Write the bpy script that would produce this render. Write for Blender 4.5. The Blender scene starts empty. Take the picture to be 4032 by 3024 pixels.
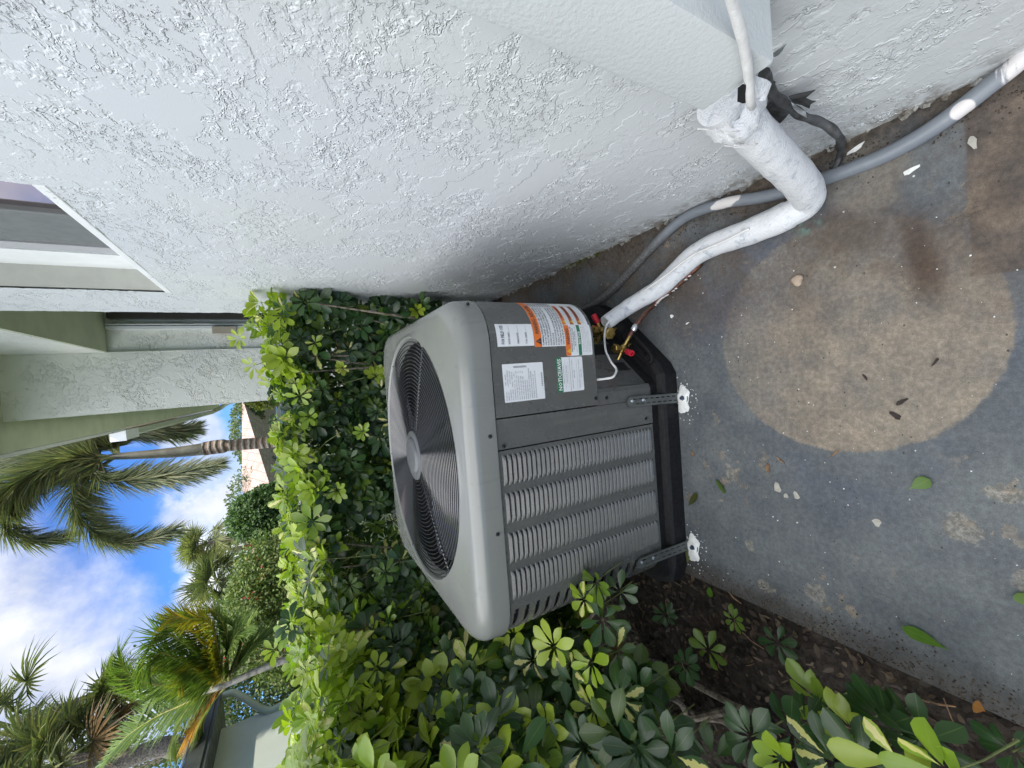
import bpy, bmesh, math, random
import numpy as np
from mathutils import Vector, Matrix
rnd = random.Random(7); RN = np.random.default_rng(11)
S = bpy.context.scene; COL = S.collection
# ------------------------------------------------------------------ camera
F = 1555.0; H = 1.1
def _rot(pi_, ro, ya):
    f = np.array([math.sin(ya)*math.cos(pi_), math.cos(ya)*math.cos(pi_), -math.sin(pi_)])
    r = np.array([math.cos(ya), -math.sin(ya), 0.0]); d = np.cross(f, r)
    r2 = r*math.cos(ro)+d*math.sin(ro); d2 = -r*math.sin(ro)+d*math.cos(ro)
    return np.array([d2, -r2, f])
R = _rot(math.radians(29.28), math.radians(5.05), math.radians(-1.37))
cam = bpy.data.cameras.new("Camera"); co = bpy.data.objects.new("Camera", cam); COL.objects.link(co)
cam.sensor_width = 36; cam.lens = 36*F/4032; cam.clip_start = 0.02; cam.clip_end = 500
M = Matrix.Identity(4)
for i in range(3):
    M[i][0] = R[0][i]; M[i][1] = -R[1][i]; M[i][2] = -R[2][i]
M[2][3] = H; co.matrix_world = M; S.camera = co
# measured directions of the photograph turned into real places (metres)
def ray(x, y): return R.T @ np.array([(x-2016)/F, (y-1512)/F, 1.0])
def gz(x, y, z=0.0): d = ray(x, y); return np.array([0, 0, H])+d*((z-H)/d[2])
def gx(x, y, X): d = ray(x, y); return np.array([0, 0, H])+d*(X/d[0])
def gy(x, y, Y): d = ray(x, y); return np.array([0, 0, H])+d*(Y/d[1])
def gc(x, y, c): d = ray(x, y); return np.array([0, 0, H])+d*(c/(d[1]-d[0]))   # plane Y-X=c
# ------------------------------------------------------------------ world and sun
SUN_EL, SUN_AZ = math.radians(48), math.radians(118)      # azimuth clockwise from +Y
W = bpy.data.worlds.new("World"); S.world = W; W.use_nodes = True
S.view_settings.view_transform = 'Standard'; S.view_settings.look = 'None'
S.view_settings.exposure = 1.27; S.view_settings.gamma = 1
SKY_STRENGTH = 0.1
sun = bpy.data.lights.new("Sun", 'SUN'); sun.energy = 2.0; sun.angle = math.radians(0.5); sun.color = (1, .94, .84)
so = bpy.data.objects.new("Sun", sun); COL.objects.link(so)
sd = Vector((math.sin(SUN_AZ)*math.cos(SUN_EL), math.cos(SUN_AZ)*math.cos(SUN_EL), math.sin(SUN_EL)))
so.rotation_euler = sd.to_track_quat('Z', 'Y').to_euler()
so.location = sd*30

# ------------------------------------------------------------------ node helper
class N:
    def __init__(s, tree): s.t = tree; s.n = tree.nodes; s.l = tree.links
    def new(s, typ, **kw):
        n = s.n.new(typ)
        for k, v in kw.items(): setattr(n, k, v)
        return n
    def put(s, inp, v):
        if isinstance(v, bpy.types.NodeSocket): s.l.new(v, inp)
        elif v is not None: inp.default_value = v
    def math(s, op, a, b=None, c=None, clamp=False):
        n = s.new('ShaderNodeMath', operation=op, use_clamp=clamp)
        s.put(n.inputs[0], a); s.put(n.inputs[1], b)
        if c is not None: s.put(n.inputs[2], c)
        return n.outputs[0]
    def vmath(s, op, a, b=None, out=0):
        n = s.new('ShaderNodeVectorMath', operation=op); s.put(n.inputs[0], a)
        if b is not None: s.put(n.inputs[1], b)
        return n.outputs[out]
    def noise(s, vec, scale, detail=4, rough=.55, dist=0.0, out='Fac', dim='3D'):
        n = s.new('ShaderNodeTexNoise', noise_dimensions=dim); s.put(n.inputs['Vector'], vec)
        n.inputs['Scale'].default_value = scale; n.inputs['Detail'].default_value = detail
        n.inputs['Roughness'].default_value = rough; n.inputs['Distortion'].default_value = dist
        return n.outputs[out]
    def voro(s, vec, scale, feature='F1', out='Distance', rnd_=1.0):
        n = s.new('ShaderNodeTexVoronoi', feature=feature); s.put(n.inputs['Vector'], vec)
        n.inputs['Scale'].default_value = scale; n.inputs['Randomness'].default_value = rnd_
        return n.outputs[out]
    def ramp(s, fac, a, b, lo=0.0, hi=1.0, smooth=True):
        n = s.new('ShaderNodeMapRange', interpolation_type='SMOOTHSTEP' if smooth else 'LINEAR')
        s.put(n.inputs[0], fac); s.put(n.inputs[1], a); s.put(n.inputs[2], b); s.put(n.inputs[3], lo); s.put(n.inputs[4], hi)
        return n.outputs[0]
    def mix(s, fac, a, b, typ='MIX'):
        n = s.new('ShaderNodeMix', data_type='RGBA', blend_type=typ)
        s.put(n.inputs[0], fac); s.put(n.inputs[6], a); s.put(n.inputs[7], b); return n.outputs[2]
    def xyz(s, vec):
        n = s.new('ShaderNodeSeparateXYZ'); s.put(n.inputs[0], vec); return n.outputs
    def comb(s, x, y, z):
        n = s.new('ShaderNodeCombineXYZ'); s.put(n.inputs[0], x); s.put(n.inputs[1], y); s.put(n.inputs[2], z); return n.outputs[0]
    def pos(s): return s.new('ShaderNodeNewGeometry').outputs['Position']
    def attr(s, name, out='Color'): return s.new('ShaderNodeAttribute', attribute_name=name).outputs[out]
    def bump(s, h, strength=1.0, dist=.001, nrm=None):
        n = s.new('ShaderNodeBump'); n.inputs['Strength'].default_value = strength
        n.inputs['Distance'].default_value = dist; s.put(n.inputs['Height'], h)
        if nrm: s.put(n.inputs['Normal'], nrm)
        return n.outputs[0]
def C4(c): return (c[0], c[1], c[2], 1.0)
def mat(name, fn=None, color=(.5,.5,.5), rough=.5, metal=0.0, spec=.5):
    m = bpy.data.materials.new(name); m.use_nodes = True
    b = m.node_tree.nodes['Principled BSDF']
    b.inputs['Base Color'].default_value = C4(color); b.inputs['Roughness'].default_value = rough
    b.inputs['Metallic'].default_value = metal; b.inputs['Specular IOR Level'].default_value = spec
    if fn: fn(N(m.node_tree), b)
    return m
def simple(name, color, rough=.5, metal=0.0, var=.12, scale=30, bump=0.0, bscale=200, spec=.5, tint=None):
    def fn(n, b):
        p = n.pos(); f = n.noise(p, scale, 5, .6)
        lo = tuple(c*(1-var) for c in color); hi = tuple(min(1, c*(1+var)) for c in color)
        if tint: lo = tint
        n.put(b.inputs['Base Color'], n.mix(n.ramp(f, .35, .65), C4(lo), C4(hi)))
        n.put(b.inputs['Roughness'], n.ramp(n.noise(p, scale*1.7, 3), .3, .7, max(.02, rough-.08), min(1, rough+.08)))
        if bump: n.put(b.inputs['Normal'], n.bump(n.noise(p, bscale, 4), 1, bump))
    return mat(name, fn, color, rough, metal, spec)

# ------------------------------------------------------------------ sky
def build_world():
    n = N(W.node_tree); W.node_tree.nodes.clear()
    out = n.new('ShaderNodeOutputWorld'); bg = n.new('ShaderNodeBackground'); n.l.new(bg.outputs[0], out.inputs[0])
    sky = n.new('ShaderNodeTexSky', sky_type='NISHITA'); sky.sun_disc = False
    sky.sun_elevation = SUN_EL; sky.sun_rotation = SUN_AZ; sky.air_density = 1.0; sky.dust_density = .3; sky.ozone_density = 2.0
    d = n.new('ShaderNodeTexCoord').outputs['Generated']
    base = n.mix(1.0, sky.outputs[0], SKY_TINT, 'MULTIPLY')
    # seen clouds and added unseen fill clouds, laid out on a dome of directions
    w = n.new('ShaderNodeVectorMath', operation='MULTIPLY_ADD')
    n.put(w.inputs[0], n.noise(d, 3.2, 7, .62, out='Color')); w.inputs[1].default_value = (.34,.34,.34); n.put(w.inputs[2], d)
    wd = n.vmath('NORMALIZE', n.vmath('SUBTRACT', w.outputs[0], (.17,.17,.17)))
    total = None; fill = None
    for az, el, r, g in CLOUDS_AND_FILL:
        a, e = math.radians(az), math.radians(el)
        v = (math.sin(a)*math.cos(e), math.cos(a)*math.cos(e), math.sin(e))
        dist = n.vmath('DISTANCE', wd, v, out='Value')
        m = n.ramp(dist, math.radians(r)*1.15, math.radians(r)*.55, 0, g)
        if el > 48 or abs(az) > 70: fill = m if fill is None else n.math('MAXIMUM', fill, m)  # out-of-view clouds, added and boosted to light the shaded wall and unit
        else: total = m if total is None else n.math('MAXIMUM', total, m)
    fine = n.noise(d, 9, 8, .62, .3)
    wisp = n.ramp(n.noise(n.vmath('MULTIPLY', d, (1.0, 1.0, 2.4)), 5.0, 7, .65, .6), .58, .76, 0, .25)
    cov = n.math('MAXIMUM', n.math('MULTIPLY', total, n.ramp(fine, .2, .55, .45, 1)), wisp, clamp=True)
    tone = n.ramp(n.noise(d, 6, 6, .55), .3, .7)
    cc = n.mix(tone, C4(CLOUD_LO), C4(CLOUD_HI))
    c1 = n.mix(cov, base, cc); c2 = n.mix(n.math('MULTIPLY', fill, n.ramp(fine, .25, .6, .6, 1)), c1, n.mix(1.0, cc, (FILL_GAIN, FILL_GAIN*.965, FILL_GAIN*.89, 1), 'MULTIPLY'))
    n.put(bg.inputs[0], c2); bg.inputs[1].default_value = SKY_STRENGTH
CLOUDS_AND_FILL = [(-20, 31, 13.5, 1.0), (-28, 24, 12.5, 1), (-6, 30, 8, .7), (-38, 30, 15, .9), (-19, 7, 5, 1.0), (-13, 8.5, 4.5, .95), (-8, 9, 3.6, .6),
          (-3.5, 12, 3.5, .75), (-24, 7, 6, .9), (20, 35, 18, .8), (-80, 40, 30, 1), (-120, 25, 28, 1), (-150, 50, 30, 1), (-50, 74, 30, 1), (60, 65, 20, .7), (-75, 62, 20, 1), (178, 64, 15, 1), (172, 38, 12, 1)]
FILL_GAIN = 4.8; SKY_TINT = (.28, .48, .84, 1)  # gain applies to the added unseen clouds only
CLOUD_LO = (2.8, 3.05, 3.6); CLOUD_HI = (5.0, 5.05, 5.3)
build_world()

# ------------------------------------------------------------------ mesh helpers
class MB:
    def __init__(s): s.v = []; s.f = []; s.m = []; s.mi = 0
    def add(s, vs, fs, mi=None):
        b = len(s.v); s.v += [tuple(map(float, v)) for v in vs]; s.f += [tuple(b+i for i in f) for f in fs]
        s.m += [s.mi if mi is None else mi]*len(fs); return s
    def box(s, c, d, M3=None, bev=0.0):
        c = np.array(c, float); h = np.array(d, float)/2
        if bev <= 0:
            vs = [np.array([x, y, z])*h for x in (-1, 1) for y in (-1, 1) for z in (-1, 1)]
            fs = [(0,1,3,2),(4,6,7,5),(0,4,5,1),(2,3,7,6),(0,2,6,4),(1,5,7,3)]
        else:
            bm = bmesh.new(); bmesh.ops.create_cube(bm, size=1)
            for v in bm.verts: v.co = Vector((v.co.x*2*h[0], v.co.y*2*h[1], v.co.z*2*h[2]))
            bmesh.ops.bevel(bm, geom=bm.edges[:], offset=bev, segments=2, affect='EDGES', profile=.5)
            bm.verts.index_update(); vs = [np.array(v.co) for v in bm.verts]; fs = [tuple(v.index for v in f.verts) for f in bm.faces]; bm.free()
        if M3 is not None: vs = [M3 @ v for v in vs]
        return s.add([c+v for v in vs], fs)
    def span(s, lo, hi, bev=0.0):
        lo = np.array(lo, float); hi = np.array(hi, float); return s.box((lo+hi)/2, hi-lo, None, bev)
    def tube(s, pts, r, n=12, cap=True, smooth=True):
        P = [np.array(p, float) for p in pts]; rr = r if hasattr(r, '__len__') else [r]*len(P)
        T = []
        for i in range(len(P)):
            t = P[min(i+1, len(P)-1)]-P[max(i-1, 0)]; T.append(t/(np.linalg.norm(t)+1e-12))
        a = np.array([0, 0, 1.0]) if abs(T[0][2]) < .9 else np.array([1.0, 0, 0])
        u = np.cross(T[0], a); u /= np.linalg.norm(u); vs = []
        for i, p in enumerate(P):
            u = u-T[i]*(u@T[i]); u /= np.linalg.norm(u); w = np.cross(T[i], u)
            for k in range(n):
                an = 2*math.pi*k/n; vs.append(p+rr[i]*(math.cos(an)*u+math.sin(an)*w))
        fs = [(i*n+k, i*n+(k+1) % n, (i+1)*n+(k+1) % n, (i+1)*n+k) for i in range(len(P)-1) for k in range(n)]
        if cap: fs += [tuple(range(n))[::-1], tuple((len(P)-1)*n+k for k in range(n))]
        return s.add(vs, fs)
    def lathe(s, c, axis, prof, n=16):
        # prof: (distance along axis, radius)
        ax = np.array(axis, float); ax /= np.linalg.norm(ax); c = np.array(c, float)
        return s.tube2([c+ax*a for a, _ in prof], [max(r, 1e-5) for _, r in prof], ax, n)
    def tube2(s, P, rr, ax, n):
        a = np.array([0, 0, 1.0]) if abs(ax[2]) < .9 else np.array([1.0, 0, 0])
        u = np.cross(ax, a); u /= np.linalg.norm(u); w = np.cross(ax, u); vs = []
        for p, r in zip(P, rr):
            for k in range(n):
                an = 2*math.pi*(k+.5)/n; vs.append(p+r*(math.cos(an)*u+math.sin(an)*w))
        fs = [(i*n+k, i*n+(k+1) % n, (i+1)*n+(k+1) % n, (i+1)*n+k) for i in range(len(P)-1) for k in range(n)]
        fs += [tuple(range(n))[::-1], tuple((len(P)-1)*n+k for k in range(n))]
        return s.add(vs, fs)
    def prism(s, pts, z0, z1):
        n = len(pts); vs = [(p[0], p[1], z0) for p in pts]+[(p[0], p[1], z1) for p in pts]
        return s.add(vs, [tuple(range(n))[::-1], tuple(range(n, 2*n))]+[(i, (i+1) % n, n+(i+1) % n, n+i) for i in range(n)])
    def quad(s, a, b, c, d): return s.add([a, b, c, d], [(0, 1, 2, 3)])
    def grid(s, fn, nu, nv, skip=None, mi=None):
        vs = [fn(i/nu, j/nv) for i in range(nu+1) for j in range(nv+1)]
        fs = [(i*(nv+1)+j, (i+1)*(nv+1)+j, (i+1)*(nv+1)+j+1, i*(nv+1)+j+1) for i in range(nu) for j in range(nv) if not (skip and skip(i, j))]
        return s.add(vs, fs, mi)
def link(name, me, mats, parent=None, smooth=False, origin=None, auto=None):
    o = bpy.data.objects.new(name, me); COL.objects.link(o)
    for m in (mats if isinstance(mats, (list, tuple)) else [mats]): me.materials.append(m)
    if smooth:
        me.polygons.foreach_set('use_smooth', [True]*len(me.polygons))
        if auto:
            try: me.set_sharp_from_angle(angle=math.radians(auto))
            except Exception: pass
    if parent: o.parent = parent
    return o
def root_loc(p):
    L = Vector((0, 0, 0))
    while p: L += p.location; p = p.parent
    return L
def obj(name, mb, mats, parent=None, smooth=False, auto=40, fixn=True):
    vs = np.array(mb.v, float)
    if parent: L = np.array(root_loc(parent)); org = None
    else:
        lo, hi = vs.min(0), vs.max(0); L = np.array([(lo[0]+hi[0])/2, (lo[1]+hi[1])/2, lo[2]])
    me = bpy.data.meshes.new(name); me.from_pydata((vs-L).tolist(), [], mb.f); 
    if fixn:
        bm = bmesh.new(); bm.from_mesh(me); bmesh.ops.recalc_face_normals(bm, faces=bm.faces[:]); bm.to_mesh(me); bm.free()
    o = link(name, me, mats, parent, smooth, auto=auto)
    if len(set(mb.m)) > 1: me.polygons.foreach_set('material_index', mb.m)
    if not parent: o.location = Vector(L)
    me.update(); return o
def tag(o, label=None, cat=None, group=None, kind=None):
    if label: o['label'] = label
    if cat: o['category'] = cat
    if group: o['group'] = group
    if kind: o['kind'] = kind
    return o
def thing(name, loc, label, cat, group=None):
    o = bpy.data.objects.new(name, None); COL.objects.link(o); o.location = Vector(tuple(map(float, loc)))
    o.empty_display_size = .1; return tag(o, label, cat, group)
def smoothpath(P, k=8):
    P = [np.array(p, float) for p in P]; out = []
    Q = [2*P[0]-P[1]]+P+[2*P[-1]-P[-2]]
    for i in range(1, len(Q)-2):
        for j in range(k):
            t = j/k; a, b, c, d = Q[i-1], Q[i], Q[i+1], Q[i+2]
            out.append(.5*((2*b)+(-a+c)*t+(2*a-5*b+4*c-d)*t*t+(-a+3*b-3*c+d)*t**3))
    out.append(P[-1]); return out
# fast batched leaves --------------------------------------------------------
def unit(a): return a/(np.linalg.norm(a, axis=-1, keepdims=True)+1e-12)
OBOV = ([0, .12, .3, .52, .74, .9, 1.0], [.04, .16, .52, .9, 1.0, .66, .05])
LANC = ([0, .2, .45, .75, 1.0], [.25, .8, 1.0, .7, .02])
STRIP = ([0, .35, 1.0], [.7, 1.0, .04])
OVAL = ([0, .3, .65, 1.0], [.1, .9, .8, .05])
class Leaves:
    def __init__(s): s.V = []; s.Fc = []; s.col = []; s.uv = []; s.var = []; s.nv = 0
    def add(s, o, d, up, L, Wd, col, shape=OBOV, fold=.25, bend=.15, var=None):
        """o origins, d directions, up rough normals, L lengths, Wd half widths, col colours"""
        o = np.asarray(o, float); d = unit(np.asarray(d, float)); K = len(o)
        if K == 0: return
        side = unit(np.cross(d, up)); nrm = np.cross(side, d)
        L = np.broadcast_to(L, (K,)); Wd = np.broadcast_to(Wd, (K,)); bend = np.broadcast_to(bend, (K,)); fold = np.broadcast_to(fold, (K,))
        T, wd = shape; rows = len(T); V = np.zeros((K, rows, 3, 3)); UV = np.zeros((K, rows, 3, 2))
        for i, (t, w) in enumerate(zip(T, wd)):
            ctr = o+d*(L*t)[:, None]*(1-.25*np.abs(bend)*t)[:, None]-nrm*(L*bend*t*t)[:, None]
            for j, sg in enumerate((-1, 0, 1)):
                V[:, i, j] = ctr+side*(sg*Wd*w)[:, None]+nrm*(abs(sg)*Wd*w*fold)[:, None]
                UV[:, i, j, 0] = sg; UV[:, i, j, 1] = t
        idx = s.nv+np.arange(K)[:, None, None]*rows*3
        i_, j_ = np.meshgrid(np.arange(rows-1), np.arange(2), indexing='ij')
        q = np.stack([i_*3+j_, i_*3+j_+1, (i_+1)*3+j_+1, (i_+1)*3+j_], -1).reshape(-1, 4)
        s.Fc.append((idx.reshape(K, 1, 1)+q[None]).reshape(-1, 4)); s.V.append(V.reshape(-1, 3)); s.uv.append(UV.reshape(-1, 2))
        s.col.append(np.repeat(np.broadcast_to(col, (K, 3)), rows*3, 0))
        vv = np.zeros(K) if var is None else np.broadcast_to(var, (K,))
        s.var.append(np.repeat(vv, rows*3)); s.nv += K*rows*3
    def build(s, name, m, parent=None, smooth=True):
        V = np.concatenate(s.V); Fc = np.concatenate(s.Fc)
        if parent: L = np.array(root_loc(parent))
        else: lo, hi = V.min(0), V.max(0); L = np.array([(lo[0]+hi[0])/2, (lo[1]+hi[1])/2, lo[2]])
        V = V-L; me = bpy.data.meshes.new(name)
        me.vertices.add(len(V)); me.vertices.foreach_set('co', V.astype(np.float32).ravel())
        me.loops.add(Fc.size); me.loops.foreach_set('vertex_index', Fc.astype(np.int32).ravel())
        me.polygons.add(len(Fc)); me.polygons.foreach_set('loop_start', np.arange(0, Fc.size, 4, dtype=np.int32))
        try: me.polygons.foreach_set('loop_total', np.full(len(Fc), 4, dtype=np.int32))
        except Exception: pass
        if smooth: me.polygons.foreach_set('use_smooth', [True]*len(Fc))
        me.update(calc_edges=True)
        a = me.attributes.new('leafcol', 'FLOAT_COLOR', 'POINT'); a.data.foreach_set('color', np.c_[np.concatenate(s.col), np.ones(len(V))].astype(np.float32).ravel())
        uvv = np.concatenate(s.uv); a = me.attributes.new('leafpos', 'FLOAT_VECTOR', 'POINT'); a.data.foreach_set('vector', np.c_[uvv, np.concatenate(s.var)].astype(np.float32).ravel())
        o = link(name, me, m, parent)
        if not parent: o.location = Vector(L)
        return o
# ------------------------------------------------------------------ materials
WALLC = (.535, .565, .574)
def stucco_nodes(n, p, amp=1.0, sc=1.0):
    w = n.vmath('ADD', p, n.vmath('SCALE', n.vmath('SUBTRACT', n.noise(p, 14*sc, 3, .6, out='Color'), (.5,.5,.5)), None))
    return w
def stucco(name, color=WALLC, disp=True, amp=.0027, sc=1.0, smooth_mask=None):
    def fn(n, b):
        p = n.pos()
        jit = n.new('ShaderNodeVectorMath', operation='MULTIPLY_ADD')
        n.put(jit.inputs[0], n.noise(p, 16*sc, 4, .65, out='Color')); jit.inputs[1].default_value = (.05,.05,.05); n.put(jit.inputs[2], p)
        q = jit.outputs[0]
        st = n.vmath('MULTIPLY', q, (1, .62, 1.0))
        big = n.noise(st, 6.5*sc, 5, .58)
        pl = n.ramp(big, .465, .515)                      # trowelled flats
        pl2 = n.ramp(n.noise(n.vmath('ADD', st, (3.1, 7.7, 1.3)), 10*sc, 4, .6), .54, .565)
        lipm = n.ramp(n.noise(p, 5.1*sc, 3), .46, .58); lip = n.math('MULTIPLY', n.ramp(n.math('ABSOLUTE', n.math('SUBTRACT', big, .478)), .012, .001), lipm)
        fol = n.noise(n.vmath('ADD', n.vmath('MULTIPLY', q, (1, .5, 1)), (9, 2, 4)), 30*sc, 3, .55); worm = n.math('MULTIPLY', n.ramp(n.math('ABSOLUTE', n.math('SUBTRACT', fol, .5)), .022, .004), n.ramp(n.noise(p, 6.3*sc, 3), .52, .6))
        vor = n.new('ShaderNodeTexVoronoi', feature='DISTANCE_TO_EDGE'); n.put(vor.inputs['Vector'], st); vor.inputs['Scale'].default_value = 15*sc
        ridge = n.math('MULTIPLY', n.ramp(vor.outputs['Distance'], .04, .006), n.ramp(n.noise(p, 7*sc, 3), .56, .66))
        crumb = n.ramp(n.noise(n.vmath('MULTIPLY', q, (1, .7, 1)), 62*sc, 5, .62), .50, .60)
        zone = n.math('MULTIPLY', n.ramp(n.noise(p, 4.2*sc, 4, .55), .39, .50), n.math('SUBTRACT', 1.0, n.math('MULTIPLY', pl, .85)))
        h = n.math('ADD', n.math('MULTIPLY', pl, .55), n.math('MULTIPLY', pl2, .4))
        h = n.math('ADD', h, n.math('MULTIPLY', n.math('MULTIPLY', crumb, zone), .85))
        h = n.math('ADD', h, n.math('MULTIPLY', ridge, .45)); h = n.math('ADD', h, n.math('MULTIPLY', lip, .7)); h = n.math('ADD', h, n.math('MULTIPLY', worm, .55))
        h = n.math('ADD', h, n.math('MULTIPLY', n.noise(p, 420, 2, .5), .06))
        h = n.math('ADD', h, n.math('MULTIPLY', n.noise(p, 2.2, 2, .5), 1.2))
        stain = n.ramp(n.noise(p, 3.3, 6, .7), .60, .8, 0, .35)
        z = n.xyz(p)[2]
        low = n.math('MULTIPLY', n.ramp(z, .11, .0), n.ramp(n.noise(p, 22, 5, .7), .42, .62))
        c = n.mix(stain, C4(color), C4((color[0]*.93, color[1]*.95, color[2]*.9)))
        c = n.mix(n.ramp(n.noise(p, 1.4, 3, .5), .4, .62, 0, .5), c, C4((color[0]*.98, color[1]*.975, color[2]*1.03)))
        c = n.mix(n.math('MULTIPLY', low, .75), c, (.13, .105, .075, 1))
        n.put(b.inputs['Base Color'], c)
        b.inputs['Roughness'].default_value = .38; b.inputs['Specular IOR Level'].default_value = .42
        out = n.n['Material Output']
        if disp:
            dn = n.new('ShaderNodeDisplacement'); dn.inputs['Midlevel'].default_value = 0; dn.inputs['Scale'].default_value = amp
            n.put(dn.inputs['Height'], h); n.l.new(dn.outputs[0], out.inputs['Displacement'])
        else: n.put(b.inputs['Normal'], n.bump(h, 1, amp))
    m = mat(name, fn, color, .5)
    if disp: m.displacement_method = 'BOTH'
    return m
M_WALL = stucco('painted_stucco')
M_WALLB = stucco('painted_stucco_fine', (.78, .79, .71), False, .0045, .7)
M_CHASE = simple('smooth_painted_cover', (.525, .558, .566), .38, var=.02, scale=4, bump=.0010, bscale=170)
M_SOFFIT = simple('soffit_paint', (.58, .62, .44), .6, var=.06, scale=5, bump=.001, bscale=60)
M_TRIM = simple('white_trim', (.72, .74, .74), .4, var=.03, scale=9)
M_DIRTYTRIM = mat('dirty_white_trim', lambda n, b: n.put(b.inputs['Base Color'], n.mix(n.ramp(n.noise(n.vmath('MULTIPLY', n.pos(), (6, .8, 14)), 2.2, 5, .6), .60, .70), (.68, .69, .67, 1), (.05, .045, .04, 1))))
M_ALU = simple('grey_frame_and_band', (.13, .14, .135), .42, var=.05, scale=20)
M_DARK = simple('black_rubber', (.012, .012, .014), .5, var=.2, scale=40)
M_GUT = simple('grey_green_gutter', (.38, .42, .30), .45, var=.06, scale=8)
M_BEIGE = simple('beige_box', (.42, .37, .29), .5, var=.05)
M_GLASS = mat('window_glass', None, (.50, .42, .42), .05, 1.0)
def concrete(name):
    def fn(n, b):
        p = n.pos(); X, Y, Z = n.xyz(p)
        big = n.noise(p, 3.2, 7, .62, .4); mid = n.noise(p, 11, 7, .65, .3); fine = n.noise(p, 95, 5, .7)
        grain = n.noise(p, 520, 3, .7)
        grey = n.mix(n.ramp(big, .35, .65), (.082, .094, .104, 1), (.120, .133, .140, 1))
        grey = n.mix(n.ramp(n.noise(n.vmath('ADD', p, (5, 5, 5)), 2.1, 5, .6), .5, .68, 0, .75), grey, (.080, .090, .120, 1))
        bare = n.mix(n.ramp(mid, .3, .7), (.172, .143, .112, 1), (.250, .215, .168, 1))
        bare = n.mix(n.ramp(fine, .45, .72, 0, .22), bare, (.30, .265, .21, 1))
        # peeled paint where the concrete shows
        peel = n.math('MULTIPLY', n.ramp(n.noise(p, 24, 6, .68), .57, .61), n.ramp(n.noise(p, 3.7, 3, .5), .48, .62))
        # bare disc
        dx = n.math('SUBTRACT', X, .03); dy = n.math('SUBTRACT', Y, .432)
        r = n.math('SQRT', n.math('ADD', n.math('MULTIPLY', dx, dx), n.math('MULTIPLY', dy, dy)))
        r = n.math('ADD', r, n.math('MULTIPLY', n.math('SUBTRACT', n.noise(p, 30, 5, .6), .5), .016))
        disc = n.ramp(n.math('ADD', r, n.math('MULTIPLY', n.math('SUBTRACT', n.noise(p, 130, 4, .7), .5), .014)), .268, .260)
        rag = n.ramp(n.noise(p, 5.5, 6, .65), .40, .56)
        far = n.math('MULTIPLY', n.ramp(X, .02, .27, 1, .5), n.ramp(n.math('ADD', Y, n.math('MULTIPLY', n.noise(p, 7, 5), .2)), .58, .84, 1, .4))
        disc = n.math('MULTIPLY', n.math('MULTIPLY', disc, n.math('MULTIPLY_ADD', rag, .22, .78)), far)
        brown = n.math('MULTIPLY', n.ramp(n.noise(n.vmath('ADD', p, (1.7, 2.2, 0)), 4.2, 6, .65), .38, .58), n.ramp(X, -.02, .25))
        c = n.mix(n.math('MULTIPLY', peel, .9), grey, bare); c = n.mix(disc, c, bare)
        c = n.mix(n.math('MULTIPLY', brown, .72), c, (.088, .062, .042, 1))
        # rust smear across the disc
        sm = n.math('ABSOLUTE', n.math('SUBTRACT', n.math('ADD', Y, n.math('MULTIPLY', n.noise(p, 9, 4), .05)), n.math('MULTIPLY_ADD', X, .12, .285)))
        smear = n.math('MULTIPLY', n.math('MULTIPLY', n.ramp(sm, .04, .006), n.ramp(X, .04, .14)), n.math('MULTIPLY', n.ramp(X, .30, .22), .9))
        c = n.mix(smear, c, (.06, .04, .028, 1))
        # rectangular mat stain
        edge = n.math('MULTIPLY', n.math('SUBTRACT', n.noise(p, 26, 4), .5), .012)
        rect = n.math('MULTIPLY', n.ramp(n.math('ADD', Y, edge), .218, .212), n.ramp(n.math('ADD', X, edge), .112, .118))
        c = n.mix(n.math('MULTIPLY', rect, .85), c, n.mix(n.ramp(mid, .35, .65), (.05, .036, .028, 1), (.15, .115, .085, 1)))
        # dirt along the wall; towards the soil, dirt plus hedge shade painted in
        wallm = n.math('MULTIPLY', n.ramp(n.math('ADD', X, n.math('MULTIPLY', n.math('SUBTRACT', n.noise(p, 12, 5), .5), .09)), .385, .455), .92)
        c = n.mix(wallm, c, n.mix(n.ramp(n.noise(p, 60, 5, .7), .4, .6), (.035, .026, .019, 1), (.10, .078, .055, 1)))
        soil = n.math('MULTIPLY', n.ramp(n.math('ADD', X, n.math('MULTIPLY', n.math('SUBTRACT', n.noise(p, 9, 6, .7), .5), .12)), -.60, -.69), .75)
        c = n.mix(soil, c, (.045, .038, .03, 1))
        sc1 = n.math('MULTIPLY', n.ramp(n.noise(n.vmath('MULTIPLY', p, (1, 2.6, 1)), 34, 6, .75, 1.2), .63, .70), n.ramp(n.noise(p, 2.6, 3), .52, .66))
        c = n.mix(n.math('MULTIPLY', sc1, .55), c, (.27, .265, .24, 1))
        for (sx, sy, sr) in ((-.63, .62, .022), (-.60, .50, .026), (-.36, .245, .03), (-.28, .19, .022), (-.43, .17, .02), (-.33, .70, .02), (-.53, .66, .016)):
            dd = n.math('ADD', n.vmath('DISTANCE', p, (sx, sy, 0), out='Value'), n.math('MULTIPLY', n.math('SUBTRACT', n.noise(p, 38, 5, .7), .5), .07))
            c = n.mix(n.ramp(dd, sr, sr-.006, 0, .55), c, n.mix(n.ramp(fine, .4, .6), (.16, .145, .115, 1), (.28, .26, .215, 1)))
        # white paint flecks, dark specks, a teal rub
        v = n.new('ShaderNodeTexVoronoi'); n.put(v.inputs['Vector'], p); v.inputs['Scale'].default_value = 42
        fl = n.math('MULTIPLY', n.ramp(v.outputs['Distance'], .105, .07), n.ramp(n.xyz(v.outputs['Color'])[0], .88, .9))
        v2 = n.new('ShaderNodeTexVoronoi'); n.put(v2.inputs['Vector'], n.vmath('MULTIPLY', p, (1, 1.4, 1))); v2.inputs['Scale'].default_value = 60
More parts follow.
